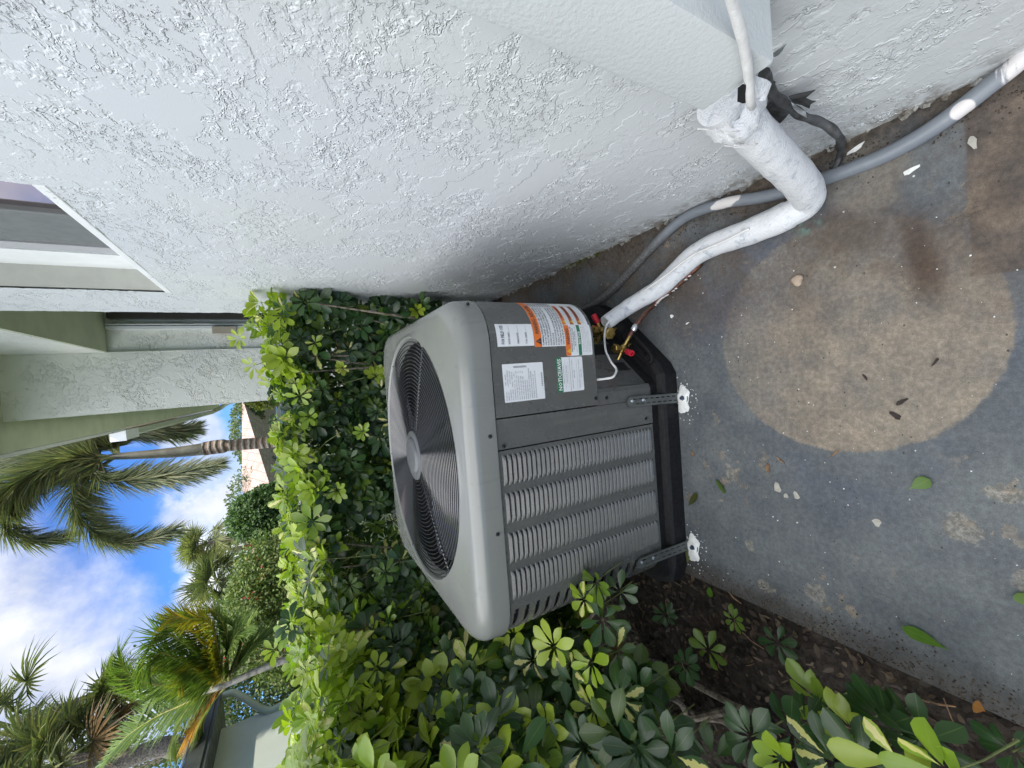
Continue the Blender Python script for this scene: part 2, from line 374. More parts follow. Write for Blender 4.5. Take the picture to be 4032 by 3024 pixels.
        ds = n.math('MULTIPLY', n.ramp(v2.outputs['Distance'], .17, .1), n.ramp(n.xyz(v2.outputs['Color'])[1], .86, .9))
        c = n.mix(n.math('MULTIPLY', ds, .8), c, (.02, .017, .015, 1)); c = n.mix(n.math('MULTIPLY', fl, .9), c, (.6, .6, .57, 1))
        tx = n.vmath('DISTANCE', p, (.315, .47, 0), out='Value')
        c = n.mix(n.math('MULTIPLY', n.ramp(tx, .05, .01), n.ramp(n.noise(p, 40, 3), .45, .6, 0, .8)), c, (.10, .20, .17, 1))
        tw = n.vmath('DISTANCE', p, (.36, .36, 0), out='Value')
        c = n.mix(n.math('MULTIPLY', n.ramp(n.math('ADD', tw, n.math('MULTIPLY', mid, .08)), .13, .09), .6), c, (.20, .18, .15, 1))
        c = n.mix(.35, c, n.mix(n.ramp(grain, .35, .68), (.55, .55, .55, 1), (1.4, 1.4, 1.4, 1)), 'MULTIPLY')
        c = n.mix(.6, c, n.mix(n.ramp(fine, .35, .68), (.70, .70, .70, 1), (1.3, 1.3, 1.3, 1)), 'MULTIPLY')
        c = n.mix(.8, c, n.mix(n.ramp(n.noise(p, 9, 7, .7), .35, .66), (.78, .80, .84, 1), (1.18, 1.16, 1.12, 1)), 'MULTIPLY')
        n.put(b.inputs['Base Color'], c)
        n.put(b.inputs['Roughness'], n.ramp(mid, .3, .7, .62, .85))
        h = n.math('ADD', n.math('MULTIPLY', fine, .6), n.math('ADD', n.math('MULTIPLY', grain, .4), n.math('MULTIPLY', peel, -.5)))
        h = n.math('ADD', h, n.math('MULTIPLY', fl, .8))
        n.put(b.inputs['Normal'], n.bump(h, 1, .0014))
    return mat(name, fn, (.1, .11, .12), .7)
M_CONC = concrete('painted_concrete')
M_SOIL = simple('dark_soil', (.032, .024, .018), .95, var=.5, scale=35, bump=.01, bscale=45)
M_LAWN = simple('far_grass', (.05, .075, .025), .9, var=.4, scale=3, bump=.02, bscale=30)
def unitpaint(name, color, rough, dust=.25):
    def fn(n, b):
        p = n.pos(); nz = n.xyz(n.new('ShaderNodeNewGeometry').outputs['Normal'])[2]
        d = n.math('MULTIPLY', n.ramp(n.noise(p, 9, 6, .65), .42, .7), dust)
        c = n.mix(d, C4(color), (.215, .235, .20, 1))
        sp = n.ramp(n.noise(p, 240, 2, .5), .74, .78, 0, .3)
        c = n.mix(sp, c, (.4, .42, .4, 1)); n.put(b.inputs['Base Color'], c)
        stk = n.noise(n.vmath('MULTIPLY', p, (38, 38, 2.2)), 1.0, 5, .65)
        c = n.mix(n.ramp(stk, .52, .72, 0, .30), c, (.19, .195, .175, 1)); c = n.mix(n.ramp(stk, .42, .28, 0, .35), c, n.mix(1.0, c, (.72, .72, .70, 1), 'MULTIPLY')); n.put(b.inputs['Base Color'], c)
        n.put(b.inputs['Roughness'], n.ramp(n.noise(p, 13, 5, .6), .3, .7, rough-.06, rough+.14))
        n.put(b.inputs['Normal'], n.bump(n.noise(p, 700, 2, .5), .5, .00025))
    return mat(name, fn, color, rough)
M_UNIT = unitpaint('grey_steel_paint', (.096, .099, .096), .24, .10)
M_CAP = unitpaint('weathered_grey_cap', (.185, .194, .185), .12, .28)
M_GRILLE = mat('black_coated_wire', None, (.022, .023, .030), .16, 0, 1.0)
M_FAN = simple('fan_blade_grey', (.060, .062, .076), .18, var=.1)
M_DUCT = simple('dark_duct', (.02, .021, .022), .5)
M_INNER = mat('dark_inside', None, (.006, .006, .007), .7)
M_HUB = simple('grey_motor_cap', (.085, .090, .10), .4, var=.04)
M_PAD = simple('black_plastic_pad', (.010, .010, .011), .62, var=.3, scale=60, bump=.001, bscale=120, spec=.25)
M_SCREW = simple('dark_screw', (.03, .03, .032), .35, metal=.7)
M_ZINC = simple('zinc_screw', (.75, .76, .78), .22, metal=1.0, var=.05)
M_STRAP = simple('galvanised_strap', (.15, .165, .16), .42, metal=.55, var=.1, scale=25)
M_BLUE = mat('blue_anchor', None, (.015, .035, .09), .35)
M_SEAL = simple('white_sealant', (.74, .75, .73), .55, var=.08, scale=60, bump=.004, bscale=90)
M_BRASS = simple('aged_brass', (.42, .30, .10), .33, metal=.95, var=.25, scale=60)
M_COPPER = simple('oxidised_copper', (.14, .068, .048), .42, metal=.75, var=.45, scale=45)
M_RED = simple('red_cap', (.50, .012, .03), .45, var=.08)
def insul(name):
    def fn(n, b):
        p = n.pos()
        f = n.noise(n.vmath('MULTIPLY', p, (1, 1, 1)), 34, 6, .7, .8)
        c = n.mix(n.ramp(f, .52, .70, 0, .75), (.66, .68, .70, 1), (.30, .34, .40, 1))
        n.put(b.inputs['Base Color'], c); b.inputs['Roughness'].default_value = .5
        h = n.math('ADD', n.noise(p, 190, 4, .65, 1.0), n.math('MULTIPLY', n.noise(p, 30, 3), 1.5))
        n.put(b.inputs['Normal'], n.bump(h, 1, .0022))
    return mat(name, fn, (.66, .68, .7), .5)
M_INSUL = insul('white_painted_insulation')
M_PAINTW = simple('white_paint_on_cable', (.66, .66, .65), .5, var=.06, scale=60, bump=.001, bscale=150)
def conduit_m(name):
    def fn(n, b):
        p = n.pos(); X, Y, Z = n.xyz(p)
        d1 = n.vmath('DISTANCE', n.vmath('MULTIPLY', p, (1, 1, .6)), (.408, .210, .018), out='Value'); d2 = n.vmath('DISTANCE', n.vmath('MULTIPLY', p, (1, .35, 1)), (.426, .227, .03), out='Value')
        bl = n.math('MAXIMUM', n.ramp(d1, .0165, .0135), n.ramp(n.math('ADD', d2, n.math('MULTIPLY', n.noise(p, 60, 3), .010)), .021, .018))
        near = n.ramp(n.math('ADD', Y, n.math('MULTIPLY', n.math('SUBTRACT', n.noise(n.vmath('MULTIPLY', p, (1, 5, 1)), 35, 4, .6), .5), .07)), .17, .155)
        w = n.math('MAXIMUM', bl, near)
        dirt = n.math('MULTIPLY', n.ramp(Y, .8, .95), .8)
        c = n.mix(n.ramp(n.noise(p, 20, 5), .4, .7), (.155, .175, .20, 1), (.19, .21, .235, 1))
        c = n.mix(dirt, c, n.mix(n.ramp(n.noise(p, 160, 4, .7), .45, .6), (.04, .035, .03, 1), (.15, .145, .135, 1)))
        n.put(b.inputs['Base Color'], n.mix(w, c, (.60, .58, .57, 1))); b.inputs['Roughness'].default_value = .42
        n.put(b.inputs['Normal'], n.bump(n.noise(p, 120, 3), 1, .0003))
    return mat(name, fn, (.17, .19, .21), .42)
M_CONDUIT = conduit_m('grey_pvc_conduit')
M_TAPE = simple('torn_dark_tape', (.040, .042, .044), .6, var=.5, scale=50, bump=.001, bscale=120)
M_FOIL = simple('crumpled_film', (.30, .33, .35), .35, var=.5, scale=30, bump=.006, bscale=70)
def leafmat(name, trans=.35, rough=.42, veg=True, patch=(.62, .58, .22)):
    m = bpy.data.materials.new(name); m.use_nodes = True; n = N(m.node_tree); b = n.n['Principled BSDF']; out = n.n['Material Output']
    c = n.attr('leafcol'); p = n.pos()
    if veg:
        lp = n.xyz(n.attr('leafpos', 'Vector'))
        nz = n.noise(n.vmath('MULTIPLY', p, (1, 1, 1)), 55, 3, .6)
        pm = n.math('MULTIPLY', n.ramp(n.math('ADD', n.math('ABSOLUTE', lp[0]), n.math('MULTIPLY', n.math('SUBTRACT', nz, .5), 1.6)), .52, .44), n.ramp(lp[2], .5, .52))
        c = n.mix(pm, c, C4(patch))
        rib = n.ramp(n.math('ABSOLUTE', lp[0]), .07, .02, 0, .4)
        c = n.mix(rib, c, n.mix(.5, c, (.30, .38, .12, 1)))
    c = n.mix(n.ramp(n.noise(p, 25, 3), .3, .7, 0, .25), c, n.mix(1.0, c, (.72, .8, .8, 1), 'MULTIPLY'))
    n.put(b.inputs['Base Color'], c); b.inputs['Roughness'].default_value = rough; b.inputs['Specular IOR Level'].default_value = .5
    tr = n.new('ShaderNodeBsdfTranslucent'); n.put(tr.inputs[0], n.mix(1.0, c, (1.5, 1.7, .7, 1), 'MULTIPLY'))
    ms = n.new('ShaderNodeMixShader'); ms.inputs[0].default_value = trans
    n.l.new(b.outputs[0], ms.inputs[1]); n.l.new(tr.outputs[0], ms.inputs[2]); n.l.new(ms.outputs[0], out.inputs['Surface'])
    return m
M_LEAF = leafmat('umbrella_leaf', .36, .33)
M_FROND = leafmat('palm_leaf', .30, .5, veg=False)
M_BUSH = leafmat('bush_leaf', .25, .55, veg=False)
M_DRY = leafmat('dry_leaf', .15, .75, veg=False)
M_STEM = simple('green_stem', (.16, .19, .06), .6, var=.3, scale=60)
M_BARK = simple('mottled_bark', (.17, .145, .11), .85, var=.55, scale=45, bump=.003, bscale=90)
def trunkmat(name):
    def fn(n, b):
        p = n.pos(); z = n.xyz(p)[2]
        r = n.math('SINE', n.math('MULTIPLY_ADD', z, 52.0, n.math('MULTIPLY', n.noise(p, 3.5, 4), 6.0)))
        c = n.mix(n.ramp(r, -.3, .8), (.17, .125, .095, 1), (.36, .32, .27, 1))
        c = n.mix(n.ramp(n.noise(p, 8, 5, .7), .45, .7, 0, .6), c, (.20, .12, .08, 1)); n.put(b.inputs['Base Color'], c); b.inputs['Roughness'].default_value = .85
        n.put(b.inputs['Normal'], n.bump(n.math('ADD', r, n.noise(p, 30, 4)), 1, .02))
    return mat(name, fn, (.3, .26, .2), .85)
M_TRUNK = trunkmat('ringed_palm_trunk')
M_SHAFT = simple('green_crownshaft', (.13, .125, .085), .45, var=.25, scale=4)
def tilemat(name):
    def fn(n, b):
        uv = n.attr('roofuv', 'Vector'); X, Y, Z = n.xyz(uv)
        row = n.math('FRACT', n.math('MULTIPLY', Y, 1/.33)); colm = n.math('SINE', n.math('MULTIPLY', X, 2*math.pi/.30))
        cell = n.noise(n.comb(n.math('FLOOR', n.math('MULTIPLY', X, 1/.30)), n.math('FLOOR', n.math('MULTIPLY', Y, 1/.33)), 0.0), 3.3, 2)
        c = n.mix(n.ramp(cell, .35, .65), (.44, .31, .25, 1), (.56, .42, .35, 1))
        c = n.mix(n.math('MULTIPLY', n.ramp(colm, -.4, -.95), .45), c, (.16, .10, .08, 1)); c = n.mix(n.ramp(row, .16, .0, 0, .55), c, (.15, .10, .08, 1))
        n.put(b.inputs['Base Color'], c); b.inputs['Roughness'].default_value = .8
        n.put(b.inputs['Normal'], n.bump(n.math('ADD', colm, n.math('SUBTRACT', 1.0, row)), 1, .03))
    return mat(name, fn, (.5, .37, .3), .8)
M_TILE = tilemat('clay_roof_tile')
M_STICK = simple('label_white', (.74, .76, .78), .38, var=.015, scale=10)
M_ORANGE = simple('label_orange', (.72, .17, .03), .4, var=.03)
M_DORANGE = simple('label_dark_orange', (.42, .11, .04), .4, var=.03)
M_GREEN = simple('label_green', (.015, .16, .08), .4, var=.03)
M_YEL = mat('label_yellow', None, (.75, .55, .05), .4)
M_INK = mat('label_ink', None, (.035, .035, .04), .5)
M_INKG = mat('label_grey_ink', None, (.26, .27, .29), .5)
M_TXTW = mat('label_text_white', None, (.8, .8, .8), .4)
M_STONE = simple('tan_stone', (.38, .30, .22), .7, var=.15, scale=50)
M_CHIP = simple('wood_chip', (.22, .13, .07), .85, var=.4, scale=90)
M_FLAKE = simple('paint_flake', (.34, .33, .29), .7, var=.15, scale=60)
M_MOSS = simple('moss', (.10, .11, .03), .9, var=.5, scale=80, bump=.006, bscale=120)
# ------------------------------------------------------------------ ground
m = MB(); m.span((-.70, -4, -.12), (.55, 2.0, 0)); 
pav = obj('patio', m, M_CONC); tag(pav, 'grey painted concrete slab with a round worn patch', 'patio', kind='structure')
m = MB()
def soilz(x, y): return -.035+.02*math.sin(x*9+y*4)*math.cos(y*11)+.012*math.sin(x*31)*math.sin(y*27)
m.grid(lambda u, v: (-3.6+u*4.2, -4.2+v*9.0, soilz(-3.6+u*4.2, -4.2+v*9.0)-.0), 84, 160)
bed = obj('soil', m, M_SOIL, smooth=True); tag(bed, 'dark mulch bed under the hedge', 'soil', kind='structure')
m = MB(); m.grid(lambda u, v: (-150+300*u, -60+300*v, -.14), 6, 6)
tag(obj('lawn', m, M_LAWN), 'grass ground running to the far houses', 'lawn', kind='structure')

# ------------------------------------------------------------------ near house
WX = .462; Y_END = 2.62; SILL = 1.52; WY0, WY1 = 1.16, 2.14; WTOP = 2.75
house = thing('house', (WX, 1.2, 0), 'pale grey stucco house wall with a window and boxed pipe cover beside the air conditioner', 'house')
def frange(a, b, st): 
    k = max(1, int(round((b-a)/st))); return list(np.linspace(a, b, k+1))
ys = [-4.0]+frange(-.3, .9, .0034)[:-1]+frange(.9, WY0, .0042)[:-1]+frange(WY0, WY1, .0052)[:-1]+frange(WY1, Y_END, .0062)
zs = frange(0, .55, .0042)[:-1]+frange(.55, SILL, .0040)[:-1]+frange(SILL, 1.95, .0050)[:-1]+frange(1.95, WTOP, .01)
ys = np.array(ys); zs = np.array(zs); YY, ZZ = np.meshgrid(ys, zs, indexing='ij')
V = np.stack([np.full(YY.shape, WX), YY, ZZ], -1).reshape(-1, 3); nz_ = len(zs)
I, J = np.meshgrid(np.arange(len(ys)-1), np.arange(nz_-1), indexing='ij'); yc = (ys[:-1]+ys[1:])/2; zc = (zs[:-1]+zs[1:])/2
keep = ~((yc[:, None] > WY0) & (yc[:, None] < WY1) & (zc[None] > SILL) & (zc[None] < 2.45))
I = I[keep]; J = J[keep]; Fq = np.stack([I*nz_+J, I*nz_+J+1, (I+1)*nz_+J+1, (I+1)*nz_+J], -1)
V -= np.array(house.location)
me = bpy.data.meshes.new('wall'); me.vertices.add(len(V)); me.vertices.foreach_set('co', V.astype(np.float32).ravel())
me.loops.add(Fq.size); me.loops.foreach_set('vertex_index', Fq.astype(np.int32).ravel()); me.polygons.add(len(Fq)); me.polygons.foreach_set('loop_start', np.arange(0, Fq.size, 4, dtype=np.int32))
me.polygons.foreach_set('use_smooth', [True]*len(Fq)); me.update(calc_edges=True)
link('wall', me, M_WALL, house)
m = MB(); m.span((WX+.002, Y_END-.003, 0), (4.0, Y_END+.0, WTOP)); m.span((WX+.02, -4, 0), (WX+.1, Y_END-.004, SILL-.05)); m.span((WX+.02, -4, 2.5), (WX+.1, Y_END-.004, WTOP))
obj('wall_end', m, M_WALLB, house)
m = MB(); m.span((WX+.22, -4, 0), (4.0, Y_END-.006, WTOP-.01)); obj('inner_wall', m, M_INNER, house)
# window
JD = .086
win = MB(); win.span((WX+.004, WY1, SILL), (WX+JD, WY1+.02, 2.45)); win.span((WX+.004, WY0-.02, SILL), (WX+JD, WY0, 2.45)); win.span((WX+.004, WY0, 2.45), (WX+JD, WY1, 2.47))
w0 = obj('window', win, simple('jamb_paint', (.46, .46, .41), .5, var=.04, scale=20), house)
m = MB(); m.span((WX-.005, WY0-.004, SILL-.020), (WX+JD, WY1+.004, SILL+.002), .003); obj('sill', m, M_TRIM, w0)
m = MB(); gx0 = WX+JD
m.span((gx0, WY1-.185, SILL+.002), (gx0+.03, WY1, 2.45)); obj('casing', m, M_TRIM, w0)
m = MB(); m.span((gx0+.006, WY1-.54, SILL+.002), (gx0+.05, WY1-.268, 2.44), .004); m.span((gx0+.010, WY0, SILL+.002), (gx0+.05, WY1-.54, SILL+.012)); m.span((gx0+.010, WY0, 2.39), (gx0+.05, WY1-.54, 2.44)); obj('frame', m, M_ALU, w0)  # wide grey upright: probable reflection in the glass, built as a solid panel
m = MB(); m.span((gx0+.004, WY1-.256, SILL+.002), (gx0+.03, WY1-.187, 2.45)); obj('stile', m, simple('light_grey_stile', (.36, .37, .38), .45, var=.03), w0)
m = MB(); m.span((gx0+.022, WY0, SILL+.010), (gx0+.028, WY1-.53, 2.40)); obj('pane', m, M_GLASS, w0)
# eave and roof of the near house
m = MB(); m.span((WX-.35, -4, WTOP), (WX+1.5, Y_END+.1, WTOP+.02)); obj('soffit', m, M_SOFFIT, house)
m = MB(); m.span((WX-.38, -4, WTOP-.02), (WX-.352, Y_END+.1, WTOP+.18)); obj('fascia', m, M_TRIM, house)
def roofplane(mb, a, b, c, d): mb.quad(a, b, c, d)
def rooftile(name, quads, parent, thick=.06):
    """quads: list of 4 corner points with the eave first (a->b), then up (c,d)"""
    V = []; Fc = []; UVv = []
    for q in quads:
        q = [np.array(p, float) for p in q]; e = unit(q[1]-q[0]); nn = unit(np.cross(e, q[-1]-q[0])); up = np.cross(nn, e); b0 = len(V)
        nn = nn if nn[2] > 0 else -nn
        for off in (0, -thick):
            for p in q: V.append(p+nn*off); UVv.append(((p-q[0])@e, (p-q[0])@up, 0))
        k = len(q); Fc.append(tuple(range(b0, b0+k))); Fc.append(tuple(range(b0+k, b0+2*k))[::-1])
        for i in range(k): Fc.append((b0+i, b0+k+i, b0+k+(i+1) % k, b0+(i+1) % k))
    L = np.array(root_loc(parent)) if parent else 0
    me = bpy.data.meshes.new(name); me.from_pydata((np.array(V)-L).tolist(), [], Fc)
    at = me.attributes.new('roofuv', 'FLOAT_VECTOR', 'POINT'); at.data.foreach_set('vector', np.array(UVv, np.float32).ravel())
    return link(name, me, M_TILE, parent)
rooftile('roof', [((WX-.42, -4, WTOP+.16), (WX-.42, Y_END+.12, WTOP+.16), (WX+2.2, Y_END+.12, WTOP+1.3), (WX+2.2, -4, WTOP+1.3))], house)
# boxed pipe cover on the wall
CX = .365; CY0, CY1, CZ = .262, .362, .545
def chase(u, v):
    per = [(WX+.004, CY0), (CX+.006, CY0), (CX+.0015, CY0+.0015), (CX, CY0+.006), (CX, CY1-.006), (CX+.002, CY1-.001), (CX+.008, CY1), (WX+.004, CY1)]
    x, y = per[int(round(u*7))]; return (x, y, CZ+v*(WTOP-CZ-.002))
m = MB(); m.grid(chase, 7, 1); m.span((CX+.004, CY0+.004, CZ+.02), (WX, CY1-.004, CZ+.024)); obj('pipe_cover', m, M_CHASE, house, smooth=True, auto=50)
# small chips of dropped stucco / jagged foot of the wall
m = MB()
for k in range(90):
    y = rnd.uniform(.1, 2.3); r = rnd.uniform(.004, .013)
    m.box((WX-.002-rnd.random()*.008, y, rnd.uniform(0, .008)), (r, r*rnd.uniform(1, 2.4), r*.7), np.array(Matrix.Rotation(rnd.random()*3, 3, (rnd.random(), rnd.random(), 1))))
wf_ = obj('wall_foot', m, stucco('rough_wall_foot', (.33, .33, .31), False, .003, 2), house); wf_['kind'] = 'stuff'
m = MB(); m.tube(smoothpath([gx(1690, 1190, WX-.012), gx(1665, 1205, WX-.03), gx(1640, 1195, WX-.035), gx(1625, 1180, WX-.01)], 5), .008, 8); obj('pipe_stub', m, M_PAINTW, house, smooth=True)

# ------------------------------------------------------------------ wing of the building beyond
D = 4.6
wing = thing('house', (.6, D, 0), 'pale textured building wing with green soffit and gutter, standing beyond the hedge', 'house')
xl = -.058; 
m = MB(); m.span((xl, D, -.1), (.462, 15.5, 3.3)); m.span((.462, D+.03, -.1), (4, 15.5, 3.3)); obj('wall', m, M_WALLB, wing)
m = MB(); m.span((.46, Y_END+.15, 2.44), (4.0, D-.002, 3.3)); obj('porch_beam', m, M_WALLB, wing)
m = MB(); m.span((.463, Y_END+.16, 2.425), (3.9, D-.003, 2.44)); obj('porch_ceiling', m, M_SOFFIT, wing)
# door frame / tall window seen edge-on in the porch
m = MB(); m.span((.655, D-.02, 0), (.68, D+.03, 2.42)); m.span((.688, D-.015, 0), (.70, D+.03, 2.42)); obj('door_trim', m, M_TRIM, wing)
m = MB(); m.span((.745, D-.04, 0), (.83, D+.03, 2.40)); obj('door', m, simple('bronze_door', (.035, .03, .028), .4), wing)
m = MB(); m.span((.60, D-.05, 1.50), (.67, D+.0, 1.69), .004); obj('light_box', m, M_BEIGE, wing)
ZE = 3.05
m = MB(); m.span((-.30, D-2.4, ZE), (xl-.001, 15.2, ZE+.03)); m.span((xl-.001, D-2.4, ZE+.001), (2.0, D-.001, ZE+.031)); obj('soffit', m, M_SOFFIT, wing)
m = MB(); m.span((-.33, D-2.4, ZE-.03), (-.302, 7.0, ZE+.12)); obj('fascia', m, M_DIRTYTRIM, wing)
def gut(m, x, y0, y1, z):
    pr = [(0, .10), (0, 0), (-.03, -.02), (-.07, -.02), (-.10, .02), (-.115, .10), (-.105, .10), (-.09, .03), (-.065, -.01), (-.03, -.01), (-.01, .01), (-.01, .10)]
    k = len(pr); vs = [(x+a, y0, z+b) for a, b in pr]+[(x+a, y1, z+b) for a, b in pr]
    m.add(vs, [(i, (i+1) % k, k+(i+1) % k, k+i) for i in range(k)])
m = MB(); gut(m, -.335, 7.02, 14.2, ZE+.0); g = obj('gutter', m, M_GUT, wing)
m = MB(); m.box((-.39, 7.0, ZE+.04), (.14, .03, .16)); m.box((-.39, 7.25, ZE+.035), (.13, .5, .14)); obj('gutter_end', m, M_TRIM, g)
m = MB(); m.tube(smoothpath([(-.36, 14.2, ZE+.02), (-.30, 14.4, ZE-.1), (-.15, 14.4, ZE-.35), (-.1, 14.4, ZE-.8)], 5), .06, 10); obj('downspout', m, M_GUT, g, smooth=True)
rooftile('roof', [((-.342, D-2.4, ZE+.175), (-.342, 15.3, ZE+.175), (4, 15.3, ZE+2.0), (4, D-2.4, ZE+2.0))], wing)
# ------------------------------------------------------------------ pad and condensing unit
UX0, UX1, UY0, UY1, UZ0, UZC, UZT = -.698, .207, .885, 1.80, .10, .662, .742
UR = .12; SA, SB = -.1035, -.585
pad = MB(); out = [(-.66, .868), (-.03, .862), (.005, .880), (.20, 1.075), (.245, 1.16), (.245, 1.86), (-.74, 1.86), (-.74, .95), (-.715, .885)]
def inset(P, d):
    P = [np.array(p) for p in P]; o = []
    for i in range(len(P)):
        a, b, c = P[i-1], P[i], P[(i+1) % len(P)]; e1 = unit(b-a); e2 = unit(c-b); n1 = np.array([-e1[1], e1[0]]); n2 = np.array([-e2[1], e2[0]])
        bi = unit(n1+n2); o.append(b+bi*d/max(.4, bi@n1))
    return o
rings = [(0, 0), (0, .055), (.006, .064), (.022, .070)]; vs = []; K = len(out)
for d_, z in rings: vs += [(p[0], p[1], z) for p in inset(out, d_)]
fs = [(r*K+i, r*K+(i+1) % K, (r+1)*K+(i+1) % K, (r+1)*K+i) for r in range(len(rings)-1) for i in range(K)]+[tuple((len(rings)-1)*K+i for i in range(K))]
pad.add(vs, fs)
top = [(-.69, .889), (-.06, .889), (.10, 1.045), (.19, 1.10), (.20, 1.79), (-.69, 1.79)]
pad.prism(top, .068, .0985)
padT = obj('equipment_pad', pad, M_PAD); tag(padT, 'black plastic pad under the grey air conditioner', 'equipment pad')
# two raised channels on the exposed corner of the pad
m = MB(); a = np.array([.060, .965]); e = unit(np.array([1.0, 1.0])); nn = np.array([e[1], -e[0]])
loop = []
for k in range(28):
    t = k/28*2*math.pi; p = a+e*(.075*math.copysign(abs(math.cos(t))**.5, math.cos(t))-.005)+nn*(.020*math.copysign(abs(math.sin(t))**.7, math.sin(t))+.012); loop.append((p[0], p[1], .071))
loop.append(loop[0]); m.tube(loop, .006, 8, cap=False)
m.tube([(*(a+e*t+nn*.012), .071) for t in (-.05, -.02, .02, .04)], .0045, 8)
obj('rib', m, M_PAD, padT, smooth=True)

AC = thing('air_conditioner', (-.245, 1.34, .10), 'grey outdoor air conditioner with round fan grille on top and warning labels', 'air conditioner')
def rrect(x0, x1, y0, y1, r, n=9):
    """counter clockwise from the front left, starting on the front edge"""
    P = []
    for cx, cy, a0 in ((x1-r, y0+r, -90), (x1-r, y1-r, 0), (x0+r, y1-r, 90), (x0+r, y0+r, 180)):
        for k in range(n+1): a_ = math.radians(a0+90*k/n); P.append((cx+r*math.cos(a_), cy+r*math.sin(a_)))
    return P
# top cap
NA = 144
def ring_sq(ins, r):
    x0, x1, y0, y1 = UX0-.006+ins, UX1+.006-ins, UY0-.006+ins, UY1+.006-ins; cx, cy = (x0+x1)/2, (y0+y1)/2; hx, hy = (x1-x0)/2, (y1-y0)/2; P = []
    for k in range(NA):
        t = 2*math.pi*k/NA; d_ = np.array([math.cos(t), math.sin(t)]); lo, hi = 0, 2
        for _ in range(26):
            mid = (lo+hi)/2; q = np.abs(d_*mid); ex, ey = max(q[0]-(hx-r), 0), max(q[1]-(hy-r), 0)
            ins_ = (q[0] <= hx and q[1] <= hy and (ex*ex+ey*ey <= r*r or ex == 0 or ey == 0)); 
            if ex > 0 and ey > 0: ins_ = ex*ex+ey*ey <= r*r
            lo, hi = (mid, hi) if ins_ else (lo, mid)
        P.append((cx+d_[0]*lo, cy+d_[1]*lo))
    return P
HC = ((UX0+UX1)/2, (UY0+UY1)/2+.005); 
def ring_c(rad): return [(HC[0]+rad*math.cos(2*math.pi*k/NA), HC[1]+rad*math.sin(2*math.pi*k/NA)) for k in range(NA)]
seq = [(ring_sq(.004, .122), UZC-.001), (ring_sq(0, .126), UZC), (ring_sq(0, .126), UZC+.012), (ring_sq(.0015, .125), UZC+.022)]
for k in range(1, 8):
    a_ = math.radians(90*k/8); seq.append((ring_sq(.0015+.036*(1-math.cos(a_)), .125), UZC+.036+.041*math.sin(a_)))
seq.append((ring_sq(.042, .11), UZC+.0775))
A_, B_ = ring_sq(.048, .10), ring_c(.4055)
seq += [([(a0*(1-t)+b0*t, a1*(1-t)+b1*t) for (a0, a1), (b0, b1) in zip(A_, B_)], z) for t, z in ((0, UZC+.0780), (.5, UZT+.001), (.93, UZT+.002))]
seq += [(ring_c(.4035), UZT+.0038), (ring_c(.4005), UZT+.0035), (ring_c(.3975), UZT-.002), (ring_c(.3955), UZT-.010), (ring_c(.392), UZT-.018), (ring_c(.386), UZT-.022), (ring_c(.383), UZT-.030)]
m = MB(); vs = []; [vs.extend([(p[0], p[1], z) for p in P]) for P, z in seq]
m.add(vs, [(r*NA+i, r*NA+(i+1) % NA, (r+1)*NA+(i+1) % NA, (r+1)*NA+i) for r in range(len(seq)-1) for i in range(NA)])
cap = obj('top_cap', m, M_CAP, AC, smooth=True, auto=60)
m = MB(); m.grid(lambda u, v: (HC[0]+.3825*math.cos(2*math.pi*u), HC[1]+.3825*math.sin(2*math.pi*u), UZT-.030-.3*v), 72, 2); obj('fan_duct', m, M_DUCT, AC, smooth=True)
# grille: concentric wires on radial bars
ZG = UZT-.006
m = MB(); nr = 25
def wz(r): return ZG+.004+.010*(1-(r/.385)**2)
for k in range(nr):
    r = .090+k*(.3860-.090)/(nr-1); P = [(HC[0]+r*math.cos(2*math.pi*j/96), HC[1]+r*math.sin(2*math.pi*j/96), wz(r)) for j in range(96)]
    m.tube(P+[P[0]], .0020, 6, cap=False)
for k in range(6):
    a_ = math.radians(60*k+97); ca, sa = math.cos(a_), math.sin(a_)
    m.tube([(HC[0]+r*ca, HC[1]+r*sa, wz(r)-.005) for r in (.07, .2, .3, .384, .392)], .0034, 8)
    m.tube([(HC[0]+.388*ca-.008*sa, HC[1]+.388*sa+.008*ca, ZG+.0), (HC[0]+.398*ca, HC[1]+.398*sa, ZG+.005), (HC[0]+.388*ca+.008*sa, HC[1]+.388*sa-.008*ca, ZG+.0)], .003, 6)
obj('fan_grille', m, M_GRILLE, AC, smooth=True)
m = MB(); m.lathe((HC[0], HC[1], wz(0)-.006), (0, 0, 1), [(0, .080), (.004, .085), (.007, .084), (.009, .079), (.0095, .064), (.0135, .061), (.0165, .056), (.0175, .05), (.0178, .0)], 48)
obj('motor_cap', m, M_HUB, AC, smooth=True, auto=35)
# fan and inside
m = MB(); m.lathe((HC[0], HC[1], UZT-.19), (0, 0, 1), [(0, .07), (.10, .075), (.12, .06)], 24); fh = obj('fan', m, M_INNER, AC, smooth=True, auto=40)
m = MB()
for k in range(3):
    a0 = math.radians(120*k+205)
    def bl(u, v, a0=a0):
        r = .07+.300*u; w = math.radians(28+22*u)*(v-.5)*2; a_ = a0+w+.35*u; z = UZT-.100-.055*(v-.5)*2*(1-.3*u)
        return (HC[0]+r*math.cos(a_), HC[1]+r*math.sin(a_), z+.006*math.sin(u*3))
    m.grid(bl, 8, 8)
obj('fan_blade', m, M_FAN, fh, smooth=True)
m = MB(); m.lathe((HC[0], HC[1], UZ0+.01), (0, 0, 1), [(0, .355), (.33, .355), (.34, .30)], 40); obj('compressor_cover', m, M_INNER, AC)
